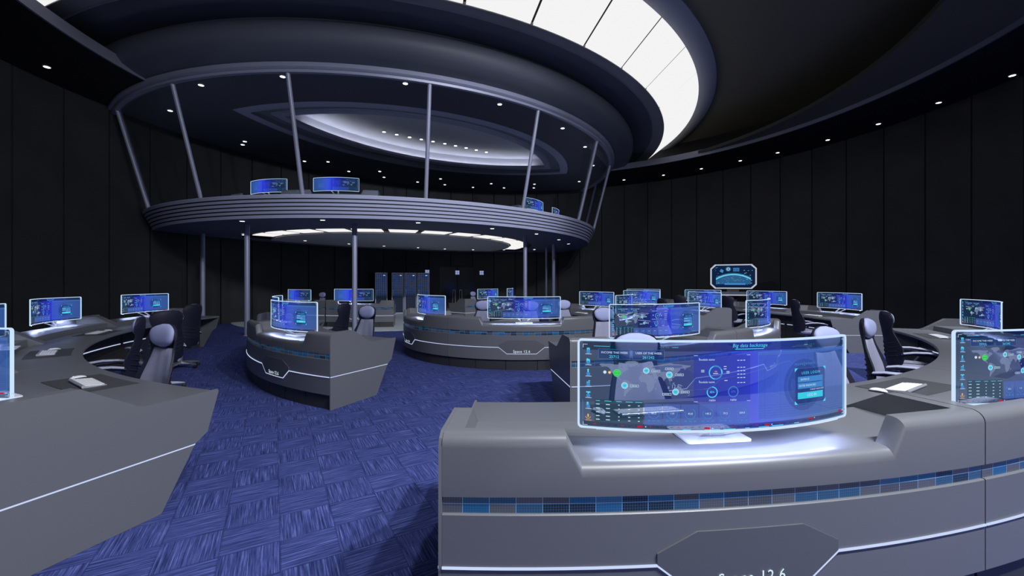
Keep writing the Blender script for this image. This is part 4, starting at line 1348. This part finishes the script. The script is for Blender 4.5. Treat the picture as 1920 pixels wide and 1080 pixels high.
LBL = {
 'RO1': 'big grey curved desk in the foreground with Space lettering below the monitor',
 'RO2': 'grey curved desk at the lower right corner, cut by the picture edge',
 'RO3': 'curved desk by the right edge, its worktop sweeping round two dark armchairs',
 'RO4': 'last desk of the right front row, its worktop ending in a sharp corner',
 'LO1': 'large desk at the lower left corner with a sloping grey end panel',
 'LO2': 'second desk of the left row, behind the big corner desk',
 'LO3': 'third desk of the left row, its monitor fully in view',
 'LO4': 'farthest desk of the left row, ending beside the pale pillar',
 'LM1': 'standalone curved desk left of the aisle with a sharp grey end panel facing right',
 'LM2': 'desk hidden behind the standalone left desk, showing only its rim and narrow monitor',
 'RM1': 'grey desk right behind the nearest desk, seen through the big foreground monitor',
 'RM2': 'rounded grey desk end in the middle right with a narrow bent monitor',
 'RM3': 'desk in the middle right turned away, its grey end panel facing the camera',
 'RM4': 'middle ring desk behind the one with the facing grey end panel',
 'I0': 'left curved segment of the round central desk with a narrow monitor',
 'I1': 'front segment of the round central desk with Space lettering below the monitor',
 'I2': 'right segment of the round central desk, mostly behind other screens',
 'I3': 'back right segment of the round central desk, worktop facing the camera',
 'RB1': 'desk at the right back ending in a plain grey panel by the wall',
 'RB2': 'right back desk below and right of the wall screen',
 'RB3': 'right back desk left of the wall screen, half hidden',
 'RB4': 'farthest right back desk, near the end of the row',
 'CL1': 'dark desk under the balcony right in front of the server cabinets',
 'CL2': 'dark desk under the balcony, left of the one before the server cabinets',
 'CR1': 'dark desk under the balcony, its end panel beside the double door',
 'CR2': 'farthest desk under the balcony, only its rim showing',
 'BL1': 'dark desk upstairs on the balcony, leftmost of those behind the parapet',
 'BL2': 'dark desk upstairs on the balcony behind the middle of the parapet',
 'BR1': 'dark desk upstairs on the balcony towards its right end',
 'BR2': 'dark desk upstairs at the far right end of the balcony',
}
GRP = {'RO': 'desks of the right front row', 'LO': 'desks of the left row', 'LM': 'desks of the middle ring', 'RM': 'desks of the middle ring', 'I': 'segments of the round central desk',
       'RB': 'desks of the right back row', 'CL': 'desks under the balcony', 'CR': 'desks under the balcony', 'BL': 'desks on the balcony', 'BR': 'desks on the balcony'}
for k, (c, R, A, deg, ends, z, nm) in D.items():
    g = GRP[k.rstrip('0123456789')]
    place_desk(c, R, A, deg, LBL[k], ends, z, g)

# monitors: key, face, angle, extra tweaks
MONS = [
 ('RO1', 'out', -83.35, {}, 'large see-through curved monitor in the foreground titled Big data backstage'),
 ('RO2', 'out', -68.6, {}, 'see-through curved monitor at the right edge in front of the keyboard'),
 ('RO4', 'in', -31.4, {'back': 0.62}, 'see-through monitor on the last desk of the right front row'),
 ('LO1', 'out', -114.9, {}, 'see-through monitor cut by the left edge on the big corner desk'),
 ('LO2', 'in', -137.2, {'back': 0.55}, 'sliver of a see-through monitor at the left edge, behind the nearer one'),
 ('LO3', 'in', -157.5, {}, 'see-through monitor on the third desk of the left row'),
 ('LO4', 'in', -174.5, {}, 'see-through monitor on the farthest desk of the left row, left of the pillar'),
 ('LM1', 'out', -127.0, {}, 'see-through monitor on the standalone desk left of the aisle'),
 ('LM2', 'out', -153.6, {'back': 0.60}, 'narrow edge-on monitor behind the standalone left desk'),
 ('RM1', 'out', -70.3, {}, 'see-through monitor right above and behind the big foreground monitor'),
 ('RM2', 'out', -43.0, {}, 'narrow bent monitor on the rounded desk in the middle right'),
 ('RM3', 'in', 12.0, {}, 'see-through monitor left of the desk with the facing grey end panel'),
 ('RM4', 'in', 38.4, {}, 'see-through monitor above the left half of the second row screen'),
 ('I0', 'out', -141.0, {'rot': -3, 'back': 0.42}, 'narrow monitor on the left of the round central desk'),
 ('I1', 'out', -89.4, {}, 'wide see-through monitor on the front of the round central desk'),
 ('I2', 'out', -29.5, {}, 'narrow monitor peeping over the second row screen at its left'),
 ('I3', 'in', 33.0, {}, 'see-through monitor on the back right of the round central desk'),
 ('RB1', 'in', 2.6, {}, 'see-through monitor on the desk with the plain end panel at the right back'),
 ('RB2', 'in', 18.9, {}, 'see-through monitor just right of and below the wall screen'),
 ('RB3', 'in', 34.8, {}, 'see-through monitor just left below the wall screen, overlapping a nearer one'),
 ('RB4', 'in', 51.0, {}, 'see-through monitor at the far right back, overlapping a nearer one'),
 ('CL1', 'in', -93.0, {'scale': 1.06}, 'see-through monitor before the server cabinets, a pillar crossing it'),
 ('CL2', 'in', -118.6, {}, 'see-through monitor under the balcony behind the standalone left desk'),
 ('CR1', 'out', -35.0, {}, 'see-through monitor under the balcony right of the double door'),
 ('CR2', 'out', -10.0, {}, 'tiny edge-on monitor far under the balcony'),
 ('BL1', 'in', -104.6, {}, 'left monitor upstairs, glowing above the balcony parapet'),
 ('BL2', 'in', -88.3, {}, 'middle monitor upstairs, glowing above the balcony parapet'),
 ('BR1', 'out', -34.7, {}, 'monitor upstairs behind a slanted post at the right of the balcony'),
 ('BR2', 'out', -17.1, {}, 'sliver of a monitor at the far right of the balcony parapet'),
]
for k, face, deg, kw, label in MONS:
    c, R, A, dd, ends, z, nm = D[k]
    place_monitor(c, R, deg, label, face, z + SHELF, k[0] != 'B', group='curved see-through monitors', **kw)

# mats, keyboards, mice
for k in ('RO1', 'RO2', 'RO4', 'LO1', 'LO2', 'LO3', 'LO4', 'LM1', 'I3', 'RB1', 'RB2'):
    c, R, A, deg, ends, z, nm = D[k]
    place_mat(c, R, A, deg, 'dark desk mat on the ' + nm, z)
    rot = {'LO1': -6, 'RO2': 8, 'RO1': 5}.get(k, 0)
    ds = {'LO1': 0.02, 'RO1': -0.05, 'RO2': -0.10}.get(k, 0.0)
    place_keyboard(c, R, deg, ds, 0.90, 'slim white keyboard on the ' + nm, rot)
    place_mouse(c, R, deg, ds - 0.31, 0.93, 'white mouse beside the keyboard on the ' + nm, rot + 12)

# chairs: head rest plan position, direction faced, label
CHAIRS = [
 (0.97, 3.30, -82, 'pale chair facing the camera behind the left half of the big monitor'),
 (2.84, 3.80, -66, 'pale chair facing the camera behind the right end of the big monitor'),
 (3.97, 4.67, -53, 'armchair seen from the side with pale head cushion, right of the big monitor'),
 (5.28, 5.90, -26, 'dark-backed armchair behind the pale-cushioned one at the right'),
 (-3.34, 4.02, -112, 'pale chair facing the camera behind the big lower left desk'),
 (-4.42, 4.95, -142, 'chair seen edge-on with ribbed dark back at the left row'),
 (-5.00, 6.05, 152, 'dark chair back between the edge-on chair and the left monitor'),
 (-5.95, 7.80, 174, 'dark chair whose star base shows, near the left pillar'),
 (-2.48, 7.18, -118, 'pale chair at the end panel of the standalone left desk'),
 (-3.26, 8.15, 168, 'dark chair back left of the pale chair by the thin pillar'),
 (-0.64, 9.30, -114, 'pale chair inside the round desk, left of its front monitor'),
 (0.40, 9.15, -88, 'chair seen through the front monitor of the round desk'),
 (1.19, 9.65, -58, 'pale chair inside the round desk, right of its front monitor'),
 (1.47, 6.70, -74, 'pale chair left behind the second row screen'),
 (2.62, 7.35, -52, 'chair seen through the second row screen'),
 (3.85, 10.75, 15, 'small dark chair back between the two screens at the middle back'),
 (6.45, 12.50, 28, 'dark chair back just right below the wall screen'),
 (5.30, 13.2, 46, 'dark chair back behind the left edge of a back row screen'),
 (3.2, 12.6, 50, 'dark chair back behind the narrow monitor at the middle back'),
 (6.73, 9.95, -8, 'dark chair seen from the side at the right back row'),
 (-1.78, 18.8, -35, 'pale head cushion of a chair beside the dark double door'),
 (-7.8, 17.2, -115, 'pale head cushion of a chair behind the desk under the balcony'),
]
for x, y, f, label in CHAIRS:
    place_chair(x, y, f, label)

# ------------------------------------------------------------------ server cabinets, door, signs, wall screen
def build_back():
    W, H, Dp = 0.62, 2.10, 0.85
    fr = MB()
    for sx in (-1, 1): fr.box((sx * (W / 2 - 0.02), -Dp / 2 + 0.02, H / 2), (0.04, 0.04, H - 0.004))
    fr.box((0, -Dp / 2 + 0.02, H - 0.02), (W - 0.08, 0.04, 0.04)); fr.box((0, -Dp / 2 + 0.02, 0.045), (W - 0.08, 0.04, 0.06))
    frm = fr.mesh('door_frame', [M['rack_frame']])
    cb = MB(); cb.box((0, 0.02, H / 2 - 0.005), (W, Dp - 0.06, H - 0.014)); cbm = cb.mesh('cabinet', [M['rack']])
    fa = MB(); fa.box((0, -Dp / 2 + 0.03, H / 2 + 0.01), (W - 0.08, 0.012, H - 0.13))
    fam = fa.mesh('server_front', [M['server']], uvf=lambda c, i: (c.x + 0.3, c.z))
    hd = MB(); hd.tube([(-W / 2 + 0.05, -Dp / 2 - 0.02, 0.95), (-W / 2 + 0.05, -Dp / 2 - 0.02, 1.25)], 0.012, 8); hdm = hd.mesh('handle', [M['alu']], 60)
    bd = MB(); bd.box((W / 2 - 0.16, -Dp / 2 + 0.016, H - 0.14), (0.09, 0.01, 0.025)); bdm = bd.mesh('badge', [M['letter']])
    lab = ['server cabinet with blue lamps, leftmost of the four', 'server cabinet with orange lamps, second from the left', 'server cabinet with yellow lamps, second from the right', 'server cabinet with bright blue lamps, nearest to the double door']
    for k, u in enumerate((715, 746, 770, 794)):
        dirx = (u - 960) / F
        # front faces stand about 1 m before the wall
        Y = (20.9, 21.15, 21.35, 21.55)[k]
        X = dirx * Y
        a = math.atan2(Y - O[1], X - O[0]) - PI / 2
        t = thing('server_cabinet', (X + 0.42 * math.sin(-a), Y + 0.42 * math.cos(a), 0.007), a, lab[k], 'server cabinet', 'server cabinets by the back wall')
        link('cabinet', cbm, t); link('door_frame', frm, t); link('server_front', fam, t, label='rows of small coloured lamps'); link('handle', hdm, t); link('badge', bdm, t)
    # dark double door
    a0 = math.degrees(math.atan2(23.4 - O[1], -3.03 - O[0]))
    x, y = pol(O, RW - 0.03, a0)
    t = thing('door_1', (x, y, 0.007), R_(a0 - 90), 'dark double door with two long loop handles in the back wall', 'door')
    t['kind'] = 'structure'
    for sx in (-1, 1):
        mb = MB(); mb.box((sx * 0.505, 0, 1.25), (0.985, 0.04, 2.48)); l = link('leaf', mb.mesh('leaf', [M['door']]), t)
        mb = MB()
        pts = []
        for k in range(24):
            a = 2 * PI * k / 24
            ex = 0.075 * math.cos(a); ez = 0.075 * math.sin(a) + (0.45 if math.sin(a) >= 0 else -0.45)
            pts.append((sx * 0.19 + ex, -0.06, 0.66 + ez))
        mb.tube(pts, 0.020, 8, closed=True)
        mb.tube([(sx * 0.19, -0.06, 1.185), (sx * 0.19, -0.015, 1.185)], 0.014, 6); mb.tube([(sx * 0.19, -0.06, 0.135), (sx * 0.19, -0.015, 0.135)], 0.014, 6)
        link('handle', mb.mesh('handle', [M['alu']], 60), l, label='long steel loop handle')
    # three little lit signs
    sm = MB()
    sm.box((0, 0, 0), (0.25, 0.02, 0.25), 0)
    for gx in (-1, 1):
        for gz in (-1, 1): sm.box((gx * 0.058, -0.012, gz * 0.058), (0.098, 0.006, 0.098), 1)
    smm = sm.mesh('wall_sign', [M['rack_frame'], M['sign']])
    for u, v, lb in ((801, 510, 'small square pale blue sign above the server cabinets'), (857.5, 511, 'small square pale blue sign on the dark double door, above its loop handles'), (903, 511.5, 'small square pale blue sign right of the double door')):
        # where the ray meets the wall
        dx = (u - 960) / F
        a_, b_, c_ = dx * dx + 1, -2 * (dx * O[0] + O[1]), O[0] ** 2 + O[1] ** 2 - (RW - (0.075 if u == 857.5 else 0.02)) ** 2
        Y = (-b_ + math.sqrt(b_ * b_ - 4 * a_ * c_)) / (2 * a_)
        X = dx * Y
        a = math.atan2(Y - O[1], X - O[0])
        o = link('wall_sign', smm, None, (X, Y, EYE + (HZ - v) * Y / F), a - PI / 2)
        tag(o, lb, 'sign', 'square signs on the back wall')
    # standing screen by the right wall
    Y = 16.2; X = (1374.5 - 960) / F * Y
    z0 = EYE + (HZ - 518.5) * Y / F
    a = math.atan2(Y - O[1], X - O[0])
    face = math.atan2(-(Y - 6.5), -(X - 4.5))
    t = thing('information_stand', (X, Y, 0), face + PI / 2, 'free-standing screen showing a planet, white octagonal frame, by the right wall', 'information screen')
    w, h, ch = 0.80, 0.475, 0.16
    octo = [(-w + ch, -h), (w - ch, -h), (w, -h + ch), (w, h - ch), (w - ch, h), (-w + ch, h), (-w, h - ch), (-w, -h + ch)]
    mb = MB()
    rows = []
    for k in range(8):
        p = Vector(octo[k]); d = p.normalized() * -0.055
        q = p + Vector((d.x, d.y * 1.3))
        rows.append([(p.x, -0.02, p.y + z0), (p.x * 0.99, -0.055, p.y * 0.985 + z0), (q.x, -0.055, q.y + z0), (q.x, -0.02, q.y + z0)])
    mb.grid(rows, 0, cu=True, cv=True)
    link('frame', mb.mesh('frame', [M['tvframe']], 30), t, label='white octagonal frame')
    mb = MB(); mb.prism([(x * 0.985, y * 0.98) for x, y in octo], lambda p, k: (p[0], -0.03 + 0.07 * k, p[1] + z0))
    s = link('screen', mb.mesh('screen', [M['tvback']]), t)
    # picture: planet limb and small readings
    ink = ['tvblue', 'cyan', 'pale', 'sky', 'land', 'tvdark', 'tvlimb', 'tvglow']
    ix = {k: i for i, k in enumerate(ink)}
    mb = MB()
    def poly(pts, m, d): mb.add([(x, -0.031 - d, y + z0) for x, y in pts], [tuple(range(len(pts)))], ix[m])
    k9 = 0.93
    poly([(x * k9, y * 0.90) for x, y in octo], 'tvdark', 0)
    def arcs(cx, cy, r, a0, a1, n=30): return [(cx + r * math.cos(R_(a0 + (a1 - a0) * i / n)), cy + r * math.sin(R_(a0 + (a1 - a0) * i / n))) for i in range(n + 1)]
    for r, m, d in ((1.16, 'tvglow', 0.0008), (1.12, 'tvlimb', 0.0012), (1.075, 'tvblue', 0.0016)):
        half = math.degrees(math.asin(0.60 / r))
        up = arcs(0, -1.02, r, 90 - half, 90 + half)
        up = [(x, y) for x, y in up]
        mb.add([(x, -0.031 - d, y + z0) for x, y in up] + [(x, -0.031 - d, -0.30 + z0) for x, y in up], [(i, i + 1, i + 32, i + 31) for i in range(30)], ix[m])
    rnd = random.Random(3)
    for i in range(46):
        x = rnd.uniform(-0.40, 0.25); y = rnd.uniform(-0.22, 0.02) - abs(x) * 0.15
        s_ = rnd.uniform(0.012, 0.045)
        poly([(x, y), (x + s_, y + s_ * 0.2), (x + s_ * 1.2, y + s_ * 0.6), (x + s_ * 0.3, y + s_ * 0.5)], 'land', 0.002)
    poly([(-0.3, -0.32), (0.42, -0.32), (0.42, -0.26), (-0.3, -0.26)], 'sky', 0.0022)
    for r0, r1, m in ((0.075, 0.09, 'sky'), (0.03, 0.05, 'pale'), (0.055, 0.062, 'cyan')):
        o1, o2 = arcs(-0.17, 0.29, r1, 0, 360, 20), arcs(-0.17, 0.29, r0, 0, 360, 20)
        mb.add([(x, -0.0335, y + z0) for x, y in o1 + o2], [(i, i + 1, i + 22, i + 21) for i in range(20)], ix[m])
    for i in range(3):
        for j in range(4): poly([(0.0 + j * 0.055, 0.20 + i * 0.05), (0.045 + j * 0.055, 0.20 + i * 0.05), (0.045 + j * 0.055, 0.235 + i * 0.05), (0.0 + j * 0.055, 0.235 + i * 0.05)], 'sky', 0.002)
    poly([(-0.47, 0.20), (-0.36, 0.14), (-0.33, 0.24), (-0.42, 0.30)], 'sky', 0.002)
    for i in range(26):
        x = rnd.choice((rnd.uniform(-0.66, -0.5), rnd.uniform(0.32, 0.64))); y = rnd.uniform(-0.34, 0.36)
        poly([(x, y), (x + 0.04, y), (x + 0.04, y + 0.010), (x, y + 0.010)], rnd.choice(('pale', 'sky', 'cyan')), 0.002)
    link('picture', mb.mesh('picture', [M[k] for k in ink], recalc=False), s, label='planet seen from space with small readings')
    # console shelf with white edge and leg
    mb = MB()
    zt = 1.25
    loop = [(-0.62, -0.22), (-0.48, -0.42), (0.48, -0.42), (0.62, -0.22), (0.62, 0.06), (-0.62, 0.06)]
    mb.prism(loop, lambda p, k: (p[0], p[1], zt - 0.05 + 0.05 * k - 0.10 * (p[1] < -0.3)))
    link('console', mb.mesh('console', [M['desk']]), t)
    mb = MB(); mb.tube([(-0.70, -0.20, zt + 0.03), (-0.62, -0.24, zt), (-0.48, -0.44, zt - 0.12), (0.48, -0.44, zt - 0.12), (0.62, -0.24, zt), (0.70, -0.20, zt + 0.03)], 0.017, 8)
    link('console_edge', mb.mesh('console_edge', [M['tvframe']], 50), t, label='white glowing lip')
    mb = MB(); mb.loops([[(-w_, 0.045, z), (w_, 0.045, z), (w_, 0.20, z), (-w_, 0.20, z)] for w_, z in ((0.34, 0.0), (0.34, 0.03), (0.16, 0.06), (0.13, 0.9), (0.22, 1.06), (0.20, 1.75))])
    link('pedestal', mb.mesh('pedestal', [M['under']], 30), t)

M['tvframe'] = emit('tv_frame_glow', (0.66, 0.70, 0.84), 0.75)
M['tvback'] = pbr('tv_body', (0.01, 0.012, 0.02), 0.4)
M['tvblue'] = emit('tv_blue', (0.02, 0.11, 0.25), 1.0, sample=False)
M['tvdark'] = emit('tv_dark', (0.005, 0.016, 0.05), 1.0, sample=False)
M['tvlimb'] = emit('tv_limb', (0.18, 0.62, 0.82), 1.0, sample=False)
M['tvglow'] = emit('tv_glow', (0.02, 0.14, 0.30), 1.0, sample=False)
build_back()

# ------------------------------------------------------------------ light
def light(kind, name, loc, energy, color=(1, 1, 1), size=0.1, rot=None, angle=None, blend=0.6):
    l = bpy.data.lights.new(name, kind)
    l.energy = energy; l.color = color
    if kind == 'SPOT':
        l.spot_size = R_(angle); l.spot_blend = blend; l.shadow_soft_size = size
    elif kind == 'POINT':
        l.shadow_soft_size = size
    o = bpy.data.objects.new(name, l); COL.objects.link(o)
    o.location = loc
    if rot: o.rotation_euler = rot
    return o

# unseen spots added near and behind the camera: strong right, weak left
for a, e in ((-120, 40), (-86, 550), (-79, 950), (-73, 1800), (-66, 1300)):
    x, y = pol(O, RW - 0.5, a)
    d = Vector((-1.0 - x, 7.0 - y, -6.5))
    light('SPOT', 'added_soffit_spot', (x, y, Z_SOF - 0.05), e, (0.90, 0.94, 1.0), 0.12, d.to_track_quat('-Z', 'Y').to_euler(), 150, 0.9)
x, y = pol(O, RW - 0.5, -27)
d = Vector((8.3 - x, 9.5 - y, -6.4))
light('SPOT', 'added_soffit_spot', (x, y, Z_SOF - 0.05), 3200, (0.90, 0.94, 1.0), 0.12, d.to_track_quat('-Z', 'Y').to_euler(), 80, 0.9)  # added spot to lift the end panel of the right back row
x, y = pol(O, RW - 0.6, -122)
d = Vector((11.0 - x, 15.0 - y, 2.8 - Z_SOF))
light('SPOT', 'added_soffit_spot', (x, y, Z_SOF - 0.05), 1500, (0.95, 0.96, 1.0), 0.12, d.to_track_quat('-Z', 'Y').to_euler(), 48, 1.0)  # added spot to brighten the right wall
# two narrower added spots that brighten the balcony parapet
for a, e in ((-62, 2200), (-50, 2400)):
    x, y = pol(O, RW - 0.5, a)
    d = Vector((-1.5 - x, 12.5 - y, 3.6 - Z_SOF))
    light('SPOT', 'added_soffit_spot', (x, y, Z_SOF - 0.05), e, (0.90, 0.94, 1.0), 0.12, d.to_track_quat('-Z', 'Y').to_euler(), 38, 0.7)
# lamps under the balcony, near the back wall
for u, v in ((887, 468), (945, 468), (1002, 468), (834, 466.5)):
    x, y, z = px(u, v, 1.76)
    light('SPOT', 'balcony_lamp', (x, y, z - 0.03), 26, (1.0, 0.93, 0.85), 0.03, (0, 0, 0), 75, 0.6)

w = bpy.data.worlds.new('room_fill'); scene.world = w
w.use_nodes = True
bg = w.node_tree.nodes['Background']
bg.inputs[0].default_value = (0.74, 0.82, 1.0, 1)
bg.inputs[1].default_value = 0.12

# ------------------------------------------------------------------ camera and output look
cam = bpy.data.cameras.new('camera')
cam.sensor_width = 36.0
cam.lens = 36.0 * F / 1920.0
cam.shift_y = -10.0 / 1920.0
cam.clip_start = 0.05
co = bpy.data.objects.new('camera', cam); COL.objects.link(co)
co.location = (0, 0, EYE); co.rotation_euler = (PI / 2, 0, 0)
scene.camera = co
vs = scene.view_settings
vs.view_transform = 'Standard'; vs.look = 'None'; vs.gamma = 1.0; vs.exposure = 0.0
vs.use_curve_mapping = False
cy = scene.cycles
cy.use_denoising = True
cy.max_bounces = 8; cy.transparent_max_bounces = 40; cy.diffuse_bounces = 4; cy.glossy_bounces = 3
cy.sample_clamp_indirect = 4.0
